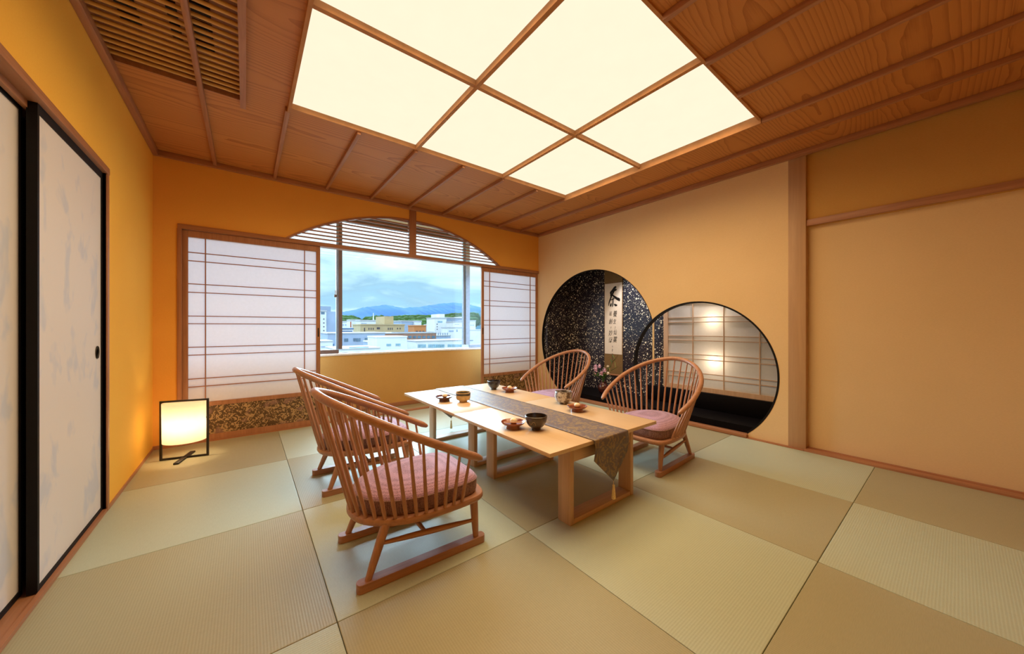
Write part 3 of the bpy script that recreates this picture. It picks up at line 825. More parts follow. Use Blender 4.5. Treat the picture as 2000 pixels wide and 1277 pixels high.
lathe_thing('tea_bowl', 'ochre tea bowl with a dark band below the rim', 'bowl', grp, 1.335, 2.352,
    [(0, .004), (.026, .004), (.028, 0), (.031, 0), (.031, .008), (.036, .012), (.052, .020), (.0565, .034), (.056, .055), (.0575, .074), (.0575, .0765), (.0545, .076), (.053, .055), (.053, .036), (.046, .022), (0, .018)], M['bowl_ochre'])
lathe_thing('tea_bowl', 'black flared tea bowl beside the runner nearest the window', 'bowl', grp, 1.822, 2.640, bowl_prof(.060, .080, .026), M['bowl_black'], wob=.012)
bc = lathe_thing('tea_bowl', 'dark brown tea bowl with a scratched curve near the viewer', 'bowl', grp, 1.300, 1.462, bowl_prof(.062, .078, .027), M['bowl_brown'], wob=.022)
def curve_on_bowl(parent, pts, R, r, mat, name):
    P = []
    for a, z in pts: P.append((R(z)*math.cos(a), R(z)*math.sin(a), z))
    b = MB(); b.tube(catmull(P, 5), r, 6); return b.build(name, mat, parent)
M['line'] = plain('pale_scratch_line', (.30, .22, .13), .6)
va = math.atan2(0-1.462, 0-1.300)
def Rb(z):
    best = None
    for (r0, z0), (r1, z1) in zip(bowl_prof(.062, .078, .027)[6:18], bowl_prof(.062, .078, .027)[7:19]):
        if z0 <= z <= z1: best = r0+(r1-r0)*(z-z0)/max(z1-z0, 1e-6)
    return (best or .055)*1.012
curve_on_bowl(bc, [(va-.75, .048), (va-.6, .044), (va-.48, .040), (va-.36, .052), (va-.22, .056), (va-.10, .050), (va-.03, .036)], Rb, .0011, M['line'], 'scratched_line')
b = MB(); b.lathe([(0, .0), (.034, .0), (.040, .004)], (0, 0, .0205), 32); b.build('inner_glaze', M['tea'], bc)
lathe_thing('tea_bowl', 'mottled grey and white cylindrical tea bowl beside the plate by the round openings', 'bowl', grp, 1.912, 1.840,
    [(0, .004), (.030, .004), (.033, 0), (.037, 0), (.038, .006), (.050, .014), (.062, .028), (.067, .048), (.065, .070), (.063, .090), (.0615, .092), (.059, .090), (.061, .068), (.062, .048), (.056, .030), (0, .018)], M['bowl_mottle'], wob=.01)
M['plate_red'] = plain('red_brown_lacquer', (.22, .055, .025), .22, 0, .5, .2, 12, .6)
M['plate_dark'] = plain('dark_wine_lacquer', (.085, .018, .015), .2, 0, .5, .2, 12, .6)
M['sweet'] = plain('cream_bun_skin', (.82, .68, .48), .6, 0, .4, .06, 20)
M['pick'] = wood('pale_pick_wood', (.62, .36, .17), (.75, .48, .25), 'X')
pprof = [(0, .003), (.038, .003), (.040, 0), (.043, 0), (.041, .012), (.040, .019), (.056, .022), (.066, .029), (.0695, .036), (.069, .0375), (.066, .036), (.058, .0285), (.048, .0255), (0, .0245)]
plates = [('red_brown', 'dark wine lacquer footed plate beside the ochre bowl', 'dark', 1.232, 2.468, None, 'cream sweet bun on the dark wine plate beside the ochre bowl'),
          ('', 'small red brown footed plate beside the black flared bowl', 'red', 1.862, 2.452, (.5, 'thin wooden pick on the plate beside the black flared bowl'), 'cream sweet bun on the plate beside the black flared bowl'),
          ('', 'red brown footed plate touching the dark brown bowl at the near edge', 'red', 1.216, 1.566, (-.62, 'wooden pick lying across the plate next to the dark brown bowl'), 'cream sweet bun on the plate next to the dark brown bowl'),
          ('', 'red brown footed plate beside the mottled cylindrical bowl', 'red', 1.810, 1.612, (-.18, 'wooden pick on the plate beside the mottled cylindrical bowl'), 'cream sweet bun on the plate beside the mottled bowl')]
for i, (_, lb, c, x, y, pk, sl) in enumerate(plates):
    lathe_thing('sweet_plate', lb, 'plate', 'footed sweet plates', x, y, pprof, M['plate_red'] if c == 'red' else M['plate_dark'])
    b = MB(); b.lathe([(0, 0), (.014, .0005), (.0195, .005), (.0212, .013), (.018, .022), (.010, .0275), (0, .029)], (x+.006, y+.004, TH+.0258), 28, wob=.02)
    tag(b.build('sweet_bun', M['sweet']), sl, 'sweet', 'sweet buns on the plates')
    if pk:
        a = pk[0]; dx, dy = math.cos(a), math.sin(a); nx_, ny_ = -dy, dx
        off = -.036 if i != 3 else .036
        cx, cy = x + nx_*off, y + ny_*off
        b = MB(); b.beam((cx-dx*.055, cy-dy*.055, TH+.042), (cx+dx*.055, cy+dy*.055, TH+.042), .008, .004, bev=.001)
        tag(b.build('wooden_pick', M['pick']), pk[1], 'pick', 'wooden picks on the plates')

# ================================================================== ALCOVE DISPLAY
M['scroll_paper'] = plain('aged_white_scroll_paper', (.80, .73, .66), .8, 0, .2, .03, 60)
M['scroll_silk'] = plain('brown_scroll_silk', (.22, .135, .055), .7, 0, .3, .15, 90)
M['ink'] = plain('black_ink', (.012, .010, .010), .6, 0, .2, .1)
M['ink2'] = plain('faded_ink', (.16, .13, .11), .7, 0, .2, .1)
sx = AX - .008
S = thing('hanging_scroll', 'tall calligraphy scroll with one large tea character hanging on the flecked wall', 'scroll', (sx, 2.985, .30))
b = MB(); b.box(sx-.002, sx+.004, 2.833, 3.137, .33, 1.95); b.build('silk_mount', M['scroll_silk'], S)
b = MB(); b.box(sx-.0045, sx-.002, 2.842, 3.128, .618, 1.618); pp = b.build('writing_paper', M['scroll_paper'], S)
b = MB(); b.tube([(sx-.008, 2.815, .325), (sx-.008, 3.155, .325)], .012, 14); b.build('roller', M['wood_red'], S)
# local sheet coordinates: u to the reader's right (towards -y), v upwards, in metres
def sheet(u, v, d=0.0): return (sx-.0052-d, 3.128-u, 1.618-v)
SC_ = 1/930.0     # one unit of the tracing
def stroke(b, pts, n=6, d=0.0):
    P = catmull([(p[0], p[1], p[2]) for p in pts], n)
    Lr = []
    for i, p in enumerate(P):
        q0, q1 = P[max(i-1, 0)], P[min(i+1, len(P)-1)]
        t = Vector((q1.x-q0.x, q1.y-q0.y)); t.normalize() if t.length else None
        nn = Vector((-t.y, t.x))*max(p.z, .5)*.5
        Lr.append((Vector((p.x, p.y))+nn, Vector((p.x, p.y))-nn, Vector((p.x, p.y)), max(p.z, .5)*.5))
    V = [(b.bm.verts.new(sheet((a.x-165)*SC_, (a.y-112)*SC_, d)), b.bm.verts.new(sheet((c.x-165)*SC_, (c.y-112)*SC_, d))) for a, c, _, _ in Lr]
    for v0, v1 in zip(V[:-1], V[1:]): b.bm.faces.new((v0[0], v0[1], v1[1], v1[0]))
    for (_, _, cc, r) in (Lr[0], Lr[-1]):
        b.bm.faces.new([b.bm.verts.new(sheet((cc.x+r*math.cos(k*PI/6)-165)*SC_, (cc.y+r*math.sin(k*PI/6)-112)*SC_, d+.0002)) for k in range(12)])
b = MB()
big = [[(334, 166, 30), (318, 178, 34), (288, 205, 26), (262, 232, 30), (252, 240, 14)],
       [(262, 225, 20), (300, 214, 24), (342, 200, 24)],
       [(268, 236, 24), (262, 268, 20), (266, 292, 12)],
       [(306, 222, 26), (282, 262, 22), (254, 318, 20), (236, 362, 18), (228, 402, 10)],
       [(284, 262, 18), (318, 290, 26), (356, 316, 34), (384, 330, 40), (392, 342, 26)],
       [(262, 330, 10), (296, 322, 14), (322, 312, 8)],
       [(300, 300, 12), (296, 350, 16), (292, 400, 18), (284, 422, 8)],
       [(268, 378, 14), (262, 398, 26), (258, 408, 22)],
       [(322, 392, 20), (336, 402, 30), (352, 404, 22)]]
for i, st in enumerate(big): stroke(b, st, 6, .0001*i)
b.build('large_character', M['ink'], pp, smooth=0)
def glyph(ch, u, v, size, name, mat, parent):
    try:
        cu = bpy.data.curves.new('glyph', 'FONT'); cu.body = ch; cu.size = 1; cu.align_x = 'CENTER'; cu.align_y = 'CENTER'; cu.offset = .004; cu.shear = .12
        o = bpy.data.objects.new('glyph', cu); COL.objects.link(o)
        dg = bpy.context.evaluated_depsgraph_get(); me = bpy.data.meshes.new_from_object(o.evaluated_get(dg))
        bpy.data.objects.remove(o, do_unlink=True)
        if len(me.vertices) == 0: return
        xs_ = [w.co.x for w in me.vertices]; ys_ = [w.co.y for w in me.vertices]
        cx, cy = (min(xs_)+max(xs_))/2, (min(ys_)+max(ys_))/2; k = size/max(max(ys_)-min(ys_), .6)
        o2 = OFF[parent.name]
        for w in me.vertices:
            x, y = (w.co.x-cx)*k*.72, (w.co.y-cy)*k
            w.co = Vector(sheet((u-165)*SC_ + x + .10*y, (v-112)*SC_ - y, .0003)) - o2
        me.materials.clear(); me.materials.append(mat)
        q = bpy.data.objects.new(name, me); COL.objects.link(q); q.parent = parent; OFF[q.name] = o2
    except Exception as ex:
        print('glyph', ch, ex)
for ch, u, v, s in (('養', 328, 512, .088), ('生', 322, 612, .066), ('之', 328, 692, .032), ('仙', 330, 752, .074), ('薬', 328, 850, .086),
                    ('延', 258, 508, .058), ('齢', 264, 612, .080), ('之', 264, 692, .028), ('妙', 258, 764, .084), ('術', 258, 858, .078)):
    glyph(ch, u, v, s, 'character', M['ink'], pp)
b = MB()
for v in (945, 985, 1000, 1045, 1068, 1092, 1108, 1140):
    x = 286 + random.uniform(-4, 4)
    stroke(b, [(x-7, v-8, 4), (x+5, v-5, 4), (x-4, v+4, 4), (x+6, v+8, 3)], 3); stroke(b, [(x, v-10, 3), (x-1, v+9, 4)], 3)
b.build('signature', M['ink2'], pp, smooth=0)

# vase and flowers
VX, VY, VZ = 3.885, 2.985, AF
M['vase'] = plain('dark_red_glaze', (.085, .018, .012), .22, 0, .5, .2, 20, .6)
vz = thing('flower_vase', 'round dark red vase on the black alcove floor', 'vase', (VX, VY, VZ+.0005), local=True)
b = MB(); b.lathe([(0, .002), (.036, .002), (.040, 0), (.044, .003), (.062, .030), (.072, .064), (.070, .095), (.056, .122), (.040, .136), (.036, .148), (.043, .158), (.041, .160), (.033, .150), (.036, .134), (.05, .118), (0, .10)], (0, 0, 0), 36); b.build('body', M['vase'], vz)
M['stem'] = plain('green_stem', (.09, .17, .04), .55)
M['leaf'] = plain('green_leaf', (.07, .19, .03), .45, var=.3)
M['leaf_y'] = plain('yellow_green_leaf', (.30, .36, .07), .5, var=.3)
M['petal'] = plain('pink_petal', (.88, .64, .78), .6, var=.12)
M['petal_w'] = plain('white_petal', (.85, .78, .72), .6)
M['yellow'] = plain('yellow_heart', (.75, .50, .10), .6)
def petal_bm(b, c, dirv, L, W, curl):
    d = Vector(dirv).normalized(); a = Vector((0, 0, 1)) if abs(d.z) < .9 else Vector((1, 0, 0))
    s = d.cross(a).normalized(); n = s.cross(d); c = Vector(c); rows = []
    for i, wf in enumerate((.15, .75, 1.0, .8, .12)):
        t = i/4; p = c + d*L*t + n*curl*L*t*t
        rows.append([b.bm.verts.new(p - s*W*wf*.5), b.bm.verts.new(p - n*W*.08*wf), b.bm.verts.new(p + s*W*wf*.5)])
    for r0, r1 in zip(rows[:-1], rows[1:]):
        for k in range(2): b.bm.faces.new((r0[k], r0[k+1], r1[k+1], r1[k]))
def flower(label, head, col, r, npet, facing, group):
    mouth = Vector((VX+(head[0]-VX)*.10, VY+(head[1]-VY)*.12, VZ+.150)); h = Vector(head)
    t = thing('flower', label, 'flower', (VX, VY, VZ+.15), group=group)
    b = MB(); b.tube(catmull([mouth-Vector((0, 0, .035)), mouth+Vector((0, 0, .03)), mouth.lerp(h, .6)+Vector((0, 0, .03)), h], 5), .0022, 6); b.build('stem', M['stem'], t)
    F = Vector(facing).normalized(); a = F.cross(Vector((0, 0, 1))).normalized(); c = F.cross(a)
    b = MB()
    for k in range(npet):
        an = 2*PI*k/npet; d = a*math.cos(an)+c*math.sin(an)+F*.35
        petal_bm(b, h, d, r, r*.85, .25)
    for k in range(npet):
        an = 2*PI*(k+.5)/npet; d = a*math.cos(an)+c*math.sin(an)+F*.9
        petal_bm(b, h, d, r*.75, r*.7, .2)
    b.build('petals', M[col], t, smooth=60)
    b = MB(); b.blob(h+F*.008, .006, 1); b.build('heart', M['yellow'], t)
    return t
ff = 'flowers in the dark red vase'
flower('pink blossom highest on the window side of the vase', (3.86, 3.100, .445), 'petal', .042, 6, (-.8, -.3, .2), ff)
flower('pink blossom just below the highest one at the outer edge', (3.82, 3.060, .412), 'petal', .042, 6, (-.9, -.2, .1), ff)
flower('pink blossom between the outer cluster and the scroll', (3.86, 3.025, .452), 'petal', .036, 6, (-.9, -.1, .5), ff)
flower('pink blossom low in the middle of the bouquet', (3.82, 2.965, .368), 'petal', .042, 6, (-.9, -.3, .2), ff)
flower('pink blossom upper middle in front of the scroll silk', (3.84, 2.925, .412), 'petal', .038, 6, (-.9, -.3, .3), ff)
flower('white bud standing above the other blossoms', (3.86, 2.890, .462), 'petal_w', .028, 5, (-.5, -.2, .8), ff)
flower('white bud on the screen side of the bouquet', (3.83, 2.865, .375), 'petal_w', .030, 5, (-.6, -.5, .6), ff)
flower('small violet pink bud drooping below the outer cluster', (3.82, 3.065, .350), 'petal', .020, 5, (-.8, .2, .1), ff)
def spray(label, tipv, n, col, L, W):
    mouth = Vector((VX, VY-.008, VZ+.150)); h = Vector(tipv)
    t = thing('leafy_spray', label, 'foliage', (VX, VY, VZ+.15), group='greenery in the vase')
    P = catmull([mouth-Vector((0, 0, .035)), mouth+Vector((0, 0, .04)), mouth.lerp(h, .6)+Vector((0, 0, .035)), h], 6)
    b = MB(); b.tube(P, .0018, 6); b.build('stem', M['stem'], t)
    b = MB(); rp = resample(P, n+3)[3:]
    for i, p in enumerate(rp):
        for s_ in (-1, 1):
            d = (h-mouth).normalized()*.8 + Vector((random.uniform(-.6, .4), s_*.8, random.uniform(-.1, .5)))
            petal_bm(b, p, d, L*random.uniform(.7, 1.1), W, random.uniform(-.3, .3))
    b.build('leaves', M[col], t, smooth=60)
spray('tall feathery green spray rising to the screen side of the bouquet', (3.87, 2.79, .58), 9, 'leaf', .085, .012)
spray('yellow green grassy spray arching over the white buds', (3.85, 2.76, .46), 7, 'leaf_y', .095, .008)
spray('dark green leaves low at the mouth of the vase', (3.83, 2.93, .33), 6, 'leaf', .075, .024)
spray('dark green leaves under the outer pink cluster', (3.83, 3.07, .32), 5, 'leaf', .065, .022)

# ================================================================== OUTSIDE
GZ = -16.0
def flat(name, col, var=.06): return plain(name, col, .9, 0, .2, var, .6)
M['b_white'] = flat('white_render', (.48, .51, .54)); M['b_pale'] = flat('pale_blue_render', (.23, .30, .41))
M['b_cream'] = flat('cream_render', (.33, .27, .16)); M['b_brick'] = flat('brown_brick', (.22, .125, .09), .15)
M['b_orange'] = flat('orange_render', (.36, .15, .055)); M['b_red'] = flat('red_roof', (.30, .07, .03)); M['b_grey'] = flat('blue_grey_render', (.19, .25, .33))
M['b_win'] = plain('blue_window_band', (.06, .12, .18), .3, 0, .5, .3, 1.5); M['b_winl'] = plain('pale_blue_window', (.16, .29, .37), .3, 0, .5, .2, 1.5)
M['b_dark'] = flat('dark_opening', (.06, .06, .07)); M['b_roof'] = flat('flat_roof_grey', (.32, .34, .36)); M['b_blue'] = flat('blue_metal_roof', (.07, .14, .25))
def building(label, u0, u1, vt, Y, depth, mat, wins=(), extra=(), roof='b_roof', side=0.0):
    x0, zt = px_at_y(u0, vt, Y); x1, _ = px_at_y(u1, vt, Y)
    um, zt = px_at_y((u0+u1)/2, vt, Y)
    depth *= .4
    t = thing('building', label, 'building', ((x0+x1)/2, Y+depth/2, GZ))
    b = MB(); b.box(x0, x1, Y, Y+depth, GZ, zt); b.build('walls', M[mat], t)
    p = .004*Y
    b = MB(); b.box(x0-p*.3, x1+p*.3, Y-p*.3, Y+depth, zt, zt+p*.8); b.build('roof', M[roof], t)
    for (a, c, va_, vb_, m) in wins:
        wx0, wz1 = px_at_y(a, va_, Y); wx1, _ = px_at_y(c, va_, Y); _, wz0 = px_at_y((a+c)/2, vb_, Y)
        b = MB(); b.box(wx0, wx1, Y-.05, Y+.1, wz0, wz1); b.build('window', M[m], t)
    for (nm, a, c, va_, vb_, dy, dd, m) in extra:
        ex0, ez1 = px_at_y(a, va_, Y+dy); ex1, _ = px_at_y(c, va_, Y+dy); _, ez0 = px_at_y((a+c)/2, vb_, Y+dy)
        b = MB(); b.box(ex0, ex1, Y+dy, Y+dy+dd, (GZ if nm == 'shaded_flank' else min(ez0, zt)), ez1); b.build(nm, M[m], t)
    return t
def wrow(u0, u1, n, va_, vb_, m='b_win', fill=.6):
    s = (u1-u0)/n; return [(u0+s*i+s*(1-fill)/2, u0+s*i+s*(1+fill)/2, va_, vb_, m) for i in range(n)]
building('tall white tower with a column of small dark windows beside the narrow window sash', 618, 637.5, 608, 80, 26, 'b_white',
    [(627, 634, 609, 613.5, 'b_win')] + [(631.4, 633.6, v, v+2, 'b_dark') for v in (622, 629.5, 637, 644.5, 652, 659)],
    [('roof_sign', 619, 646, 597.5, 605, 4, 3, 'b_grey'), ('shaded_flank', 637.6, 658.5, 608, 700, .5, 20, 'b_pale')])  # tower's shaded side painted as pale blue render
building('low white building at the bottom of the narrow window sash', 600, 650, 668, 45, 12, 'b_white', [(627, 640, 676, 678, 'b_pale')], [('water_tank', 648, 653, 671, 679, 2, 2, 'b_blue')])
building('wide white terrace roof closest below the window', 655, 742, 682, 28, 10, 'b_white', [(682, 720, 677.5, 679, 'b_winl')])
building('pale blue office block with three groups of windows', 640, 752, 651.5, 60, 16, 'b_pale',
    [(672, 680, 661, 667, 'b_win'), (690, 694.5, 660.5, 666.5, 'b_win'), (695.3, 699.5, 660.5, 666.5, 'b_win'), (700.3, 704, 660.5, 666.5, 'b_win'), (712.5, 716.5, 660, 666, 'b_win'), (717.3, 721, 660, 666, 'b_win'), (721.8, 726, 660, 666, 'b_win')])
building('small hut with a pale gable beside the red roof', 719, 736, 668, 48, 6, 'b_pale', [(727, 734, 671, 675, 'b_win')], roof='b_white')
building('small building with a bright red roof', 727.5, 741, 660, 52, 6, 'b_red', roof='b_red')
building('plain white house wall with two small blue windows', 736.5, 795, 659, 42, 10, 'b_white', [(755, 758.8, 671.5, 675.5, 'b_winl'), (759.4, 763.6, 671.5, 675.5, 'b_winl'), (773, 777, 671, 675, 'b_winl'), (777.6, 782, 671, 675, 'b_winl')], roof='b_white')
building('low building under a blue metal roof', 662, 690, 643, 105, 14, 'b_white', [(667, 688, 646, 649, 'b_blue')], roof='b_blue')
building('white block beside the left mullion in the middle distance', 655, 683, 629, 170, 20, 'b_white', wrow(668, 682, 3, 633, 636, 'b_pale'))
building('pinkish apartment house with red balconies', 684, 704, 626, 160, 15, 'b_white', [(684, 686, 628, 639, 'b_red'), (693, 703, 634, 639, 'b_red')])
building('long flat white roofed building behind the cream hall', 704, 748, 627, 150, 20, 'b_white', [(706, 716, 631, 635, 'b_pale')])
building('cream hall with arched openings', 704, 790, 635, 115, 25, 'b_cream',
    [(711, 713, 640, 647, 'b_dark')] + wrow(718.5, 731, 3, 640, 644, 'b_dark', .45) + [(736, 742, 639, 643, 'b_dark')] + wrow(756.5, 768, 3, 640, 644, 'b_dark', .45) + wrow(774, 784, 2, 640, 643, 'b_dark', .4),
    [('tower', 751, 768.5, 617.5, 633, 4, 10, 'b_cream')], roof='b_cream')
building('pale blue hall with a white annex behind the orange block', 784, 823, 628, 137, 25, 'b_pale', (), [('annex', 811, 823, 629, 640, -2, 10, 'b_white')])
building('long brown brick office block with rows of windows', 745, 852, 651, 78, 18, 'b_brick',
    wrow(796, 851, 6, 656, 660.5, 'b_win', .7) + wrow(796, 816, 3, 666, 671, 'b_win', .7) + wrow(796, 816, 3, 676, 682, 'b_win', .7),
    [('rooftop_wall', 770, 848, 648.5, 651, 1, 2, 'b_dark')])
building('orange block standing above the brown office roof', 809, 832, 637, 97, 12, 'b_orange', wrow(811, 830, 3, 646, 650, 'b_dark', .6), roof='b_orange')
building('slim grey block beside the white tower', 838.5, 849, 635, 120, 12, 'b_grey', [(838.5, 840.5, 636, 650, 'b_white')])
building('white apartment tower with a rooftop lift house', 849, 872, 622, 105, 16, 'b_white', [(v_, v_+1.6, w_, w_+2, 'b_dark') for v_ in (853,) for w_ in (632, 637, 642)] + [(855, 864, 627, 630, 'b_winl')], [('lift_house', 859, 868.5, 613, 622, 3, 7, 'b_white')])
building('grey shaded apartment wing with green balconies', 864, 908, 621.5, 112, 14, 'b_grey', [(880, 898, 628, 630, 'b_winl'), (872, 886, 634, 636, 'b_white'), (872, 886, 639, 640, 'b_white')], [('stair_head', 902, 908, 618.5, 622, 2, 6, 'b_white')])
building('bright white stepped block in front of the apartment wing', 885, 915, 629.5, 98, 12, 'b_white', wrow(888, 897, 3, 633, 634, 'b_grey'))
building('white block with a small grey sign', 874, 915, 640.5, 88, 10, 'b_white', [(877, 886, 645, 648, 'b_pale'), (891, 894, 643.5, 648, 'b_grey')])
building('low cluttered rooftop with machinery', 851, 880, 656, 84, 8, 'b_pale', wrow(854, 876, 5, 650, 658, 'b_grey', .4))
building('white low office with a long strip of blue windows', 814, 912, 666, 58, 14, 'b_white',
    wrow(866, 895, 7, 664.3, 665.8, 'b_grey', .5) + wrow(816, 832, 5, 672.5, 678.5, 'b_winl', .85) + wrow(836, 868, 8, 672.5, 678.5, 'b_winl', .85) + wrow(874, 902, 6, 672.5, 677.5, 'b_winl', .85))
building('white stepped tower beyond the right mullion', 908, 929, 627, 105, 12, 'b_white', wrow(918, 926, 2, 634, 636, 'b_pale'))
building('broad white block below the wooded hillside', 905, 960, 645, 92, 12, 'b_white', [(917, 924, 664, 666, 'b_grey')])
# antenna masts
for u, v0 in ((729.3, 611), (741.5, 620)):
    x, z = px_at_y(u, v0, 163); b = MB(); b.tube([(x, 163, GZ), (x, 163, z-3), (x, 163, z)], [.35, .3, .12], 6)
    tag(b.build('antenna_mast', M['b_white']), 'thin pale antenna mast above the white roofs, %s' % ('the taller one' if v0 < 615 else 'the shorter one'), 'mast', 'antenna masts')
# ground, woods, hills
b = MB(); b.box(-900, 1500, 6, 3200, GZ-1, GZ)
struct(b.build('ground', flat('city_ground', (.17, .20, .19)), keep=True), 'city ground between the buildings', 'ground')
M['wood_far'] = plain('green_wooded_slope', (.018, .05, .012), .95, 0, .1, .45, .08)
M['wood_blue'] = plain('hazy_blue_green_slope', (.016, .07, .10), .95, 0, .1, .25, .02)  # haze painted as a blue-green base colour
M['hill'] = plain('hazy_blue_mountain', (.020, .075, .20), .95, 0, .05, .14, .004)  # distance haze put into the blue base colour
def slope(name, label, cat, prof, Y, dY, mat, rough, kind):
    b = MB(); rows = []; n = len(prof)
    P = resample(catmull([(u, v, 0) for u, v in prof], 6), 160)
    for j, (fy, fz) in enumerate(((1.35, -.2), (1.12, .72), (1.0, 1.0), (.9, .74), (.78, .45), (.66, 0))):
        row = []
        for p in P:
            x, z = px_at_y(p.x, p.y, Y); h = z-GZ
            row.append(b.bm.verts.new((x*(1 if fy >= 1 else 1), Y+(fy-1)*dY, GZ + max(h, 0)*fz + random.uniform(-1, 1)*rough*(1 if j in (1, 3, 4) else .3))))
        rows.append(row)
    for a, c in zip(rows[:-1], rows[1:]):
        for i in range(len(P)-1): b.bm.faces.new((a[i], a[i+1], c[i+1], c[i]))
    return tag(b.build(name, mat, keep=True, smooth=180), label, cat, kind=kind)
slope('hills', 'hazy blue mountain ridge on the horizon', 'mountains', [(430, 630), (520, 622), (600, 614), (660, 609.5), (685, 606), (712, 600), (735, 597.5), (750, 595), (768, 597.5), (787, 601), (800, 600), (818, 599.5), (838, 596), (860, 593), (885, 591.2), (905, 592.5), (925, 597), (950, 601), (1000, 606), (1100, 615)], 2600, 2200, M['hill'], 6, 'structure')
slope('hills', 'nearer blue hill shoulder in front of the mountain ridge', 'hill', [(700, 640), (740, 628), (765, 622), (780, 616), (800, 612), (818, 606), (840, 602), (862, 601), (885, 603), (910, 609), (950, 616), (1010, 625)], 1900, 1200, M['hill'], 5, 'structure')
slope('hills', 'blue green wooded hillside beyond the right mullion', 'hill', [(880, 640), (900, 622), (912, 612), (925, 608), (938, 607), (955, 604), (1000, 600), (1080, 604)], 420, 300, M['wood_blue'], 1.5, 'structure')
def woods(label, prof, Y, seed):
    rnd = random.Random(seed); b = MB()
    P = resample(catmull([(u, v, 0) for u, v in prof], 6), 90)
    for p in P:
        for r in range(3):
            x, z = px_at_y(p.x, p.y + r*4.5, Y-18*r); rad = rnd.uniform(2.2, 4.2)*(Y/230)
            t = bmesh.new(); bmesh.ops.create_icosphere(t, subdivisions=2, radius=1)
            for v in t.verts:
                k = rad*(1+rnd.uniform(-.18, .18)); v.co = Vector((x+v.co.x*k, Y-18*r+v.co.y*k, z-rad*.8+v.co.z*k))
            b.add(t)
    x0, _ = px_at_y(prof[0][0], 640, Y); x1, _ = px_at_y(prof[-1][0], 640, Y)
    return tag(b.build('treeline', M['wood_far'], smooth=180), label, 'woods', kind='stuff')
woods('dark green wooded rise beside the left mullion', [(600, 622), (640, 619), (667, 617.5), (685, 618.5), (697, 622), (703, 627)], 240, 3)
woods('green tree covered ridge behind the cream hall', [(718, 620), (735, 618), (750, 618.5), (770, 618.5), (790, 617.5), (815, 616.5), (840, 617), (858, 616), (880, 614), (905, 612), (930, 612)], 230, 5)
woods('green trees below the ridge behind the orange block', [(815, 630), (830, 633), (845, 634), (862, 630)], 188, 9)

# ================================================================== LIGHT
def spot(name, loc, aim, energy, col, ang, size=.03, blend=.6, typ='SPOT'):
    l = bpy.data.lights.new(name, typ); l.energy = energy; l.color = col; l.shadow_soft_size = size
    if typ == 'SPOT': l.spot_size = math.radians(ang); l.spot_blend = blend
    o = bpy.data.objects.new(name, l); COL.objects.link(o); o.location = loc
    o.rotation_euler = (Vector(aim)-Vector(loc)).to_track_quat('-Z', 'Y').to_euler(); return o
spot('alcove_spot', (3.74, 2.62, 1.95), (4.12, 2.62, .95), 42, (1.0, .92, .84), 70)
spot('alcove_spot', (3.74, 2.05, 1.95), (4.12, 2.35, .8), 26, (1.0, .92, .84), 75)
spot('alcove_screen_light', (3.97, 1.65, 1.62), (4.07, 1.65, .9), 20, (1.0, .90, .80), 95)
spot('alcove_screen_glow', (4.17, 1.66, 1.075), (4.07, 1.66, 1.0), 3.0, (1.0, .80, .54), 80, .03, typ='POINT')
spot('alcove_screen_glow', (4.17, 1.64, .62), (4.07, 1.65, .6), 3.0, (1.0, .80, .54), 80, .03, typ='POINT')

# sky: pale cloudy daylight, brighter overhead
wd = bpy.data.worlds.new('cloudy_sky'); SC.world = wd; wd.use_nodes = True
nt = wd.node_tree; nt.nodes.clear()
def wn_(t, **k):
    d = nt.nodes.new('ShaderNode'+t)
    for a, v in k.items(): setattr(d, a, v)
    return d
out = wn_('OutputWorld'); bg = wn_('Background'); nt.links.new(bg.outputs[0], out.inputs[0])
tc = wn_('TexCoord'); sp = wn_('SeparateXYZ'); nt.links.new(tc.outputs['Generated'], sp.inputs[0])
mp = wn_('Mapping'); mp.inputs['Scale'].default_value = (1.6, 1.6, 7.0); nt.links.new(tc.outputs['Generated'], mp.inputs[0])
n1 = wn_('TexNoise'); nt.links.new(mp.outputs[0], n1.inputs['Vector']); n1.inputs['Scale'].default_value = 1.9; n1.inputs['Detail'].default_value = 7; n1.inputs['Roughness'].default_value = .55; n1.inputs['Distortion'].default_value = .4
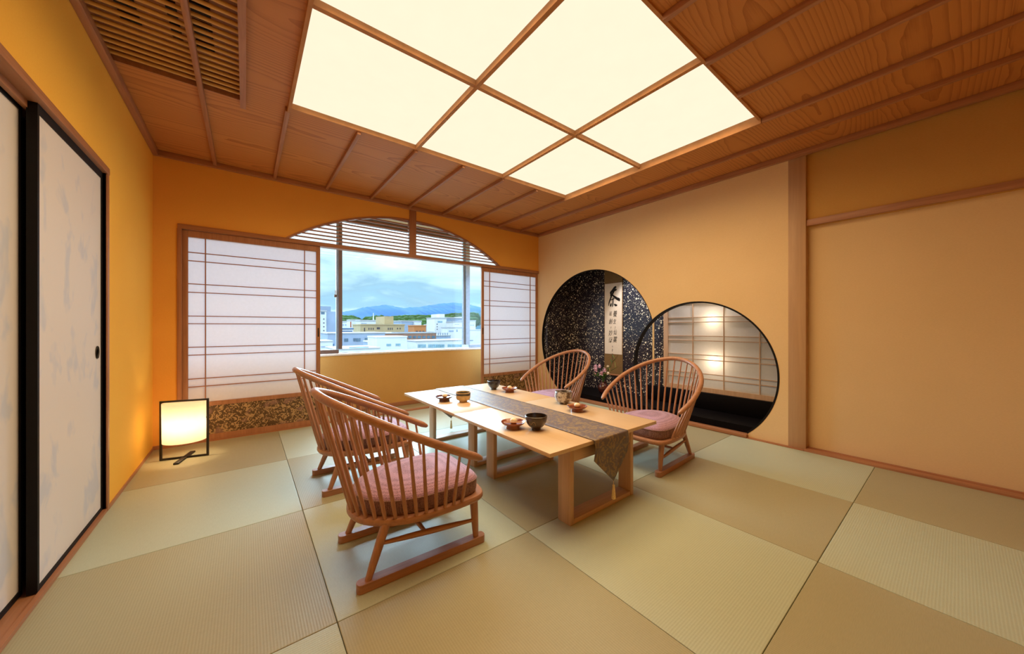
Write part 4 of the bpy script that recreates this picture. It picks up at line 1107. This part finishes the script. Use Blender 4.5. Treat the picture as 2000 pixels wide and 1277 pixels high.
add = wn_('Math', operation='MULTIPLY_ADD'); nt.links.new(n1.outputs[0], add.inputs[0]); add.inputs[1].default_value = .30; nt.links.new(sp.outputs[2], add.inputs[2])
rp = wn_('ValToRGB'); nt.links.new(add.outputs[0], rp.inputs[0])
e = rp.color_ramp.elements; e[0].position = .10; e[0].color = (.62, .92, 1.0, 1); e[1].position = .98; e[1].color = (3.4, 4.1, 4.7, 1)
for p, c in ((.175, (.72, .98, 1.02)), (.205, (.36, .66, .86)), (.245, (.34, .60, .78)), (.285, (.55, .84, .96)), (.34, (.78, 1.0, 1.04)), (.40, (1.1, 1.2, 1.25)), (.50, (1.8, 2.1, 2.3)), (.66, (2.6, 3.1, 3.5))):
    q = e.new(p); q.color = (*c, 1)
nt.links.new(rp.outputs[0], bg.inputs[0]); bg.inputs[1].default_value = 1.3
# soft overcast sun through the clouds
sl = bpy.data.lights.new('overcast_sun', 'SUN'); sl.energy = 13.5; sl.angle = math.radians(58); sl.color = (.56, .82, 1.0)
so = bpy.data.objects.new('overcast_sun', sl); COL.objects.link(so); so.rotation_euler = Vector((-.08, -.90, -.43)).to_track_quat('-Z', 'Y').to_euler()
# daylight portal at the window helps the sampling
pa = bpy.data.lights.new('window_portal', 'AREA'); pa.shape = 'RECTANGLE'; pa.size = 4.2; pa.size_y = 1.55; pa.cycles.is_portal = True
pb = bpy.data.objects.new('window_portal', pa); COL.objects.link(pb); pb.location = (1.5, 4.52, 1.5); pb.rotation_euler = (PI/2, 0, PI)
pb.rotation_euler = Vector((0, -1, 0)).to_track_quat('-Z', 'Y').to_euler()

# ------------------------------------------------ look
SC.view_settings.view_transform = 'Standard'; SC.view_settings.look = 'None'
SC.view_settings.exposure = 0.0; SC.view_settings.gamma = 1.0
cy = SC.cycles
cy.use_denoising = True; cy.max_bounces = 12; cy.diffuse_bounces = 7; cy.glossy_bounces = 4; cy.transmission_bounces = 6; cy.transparent_max_bounces = 8
cy.caustics_reflective = False; cy.caustics_refractive = False; cy.sample_clamp_indirect = 6.0
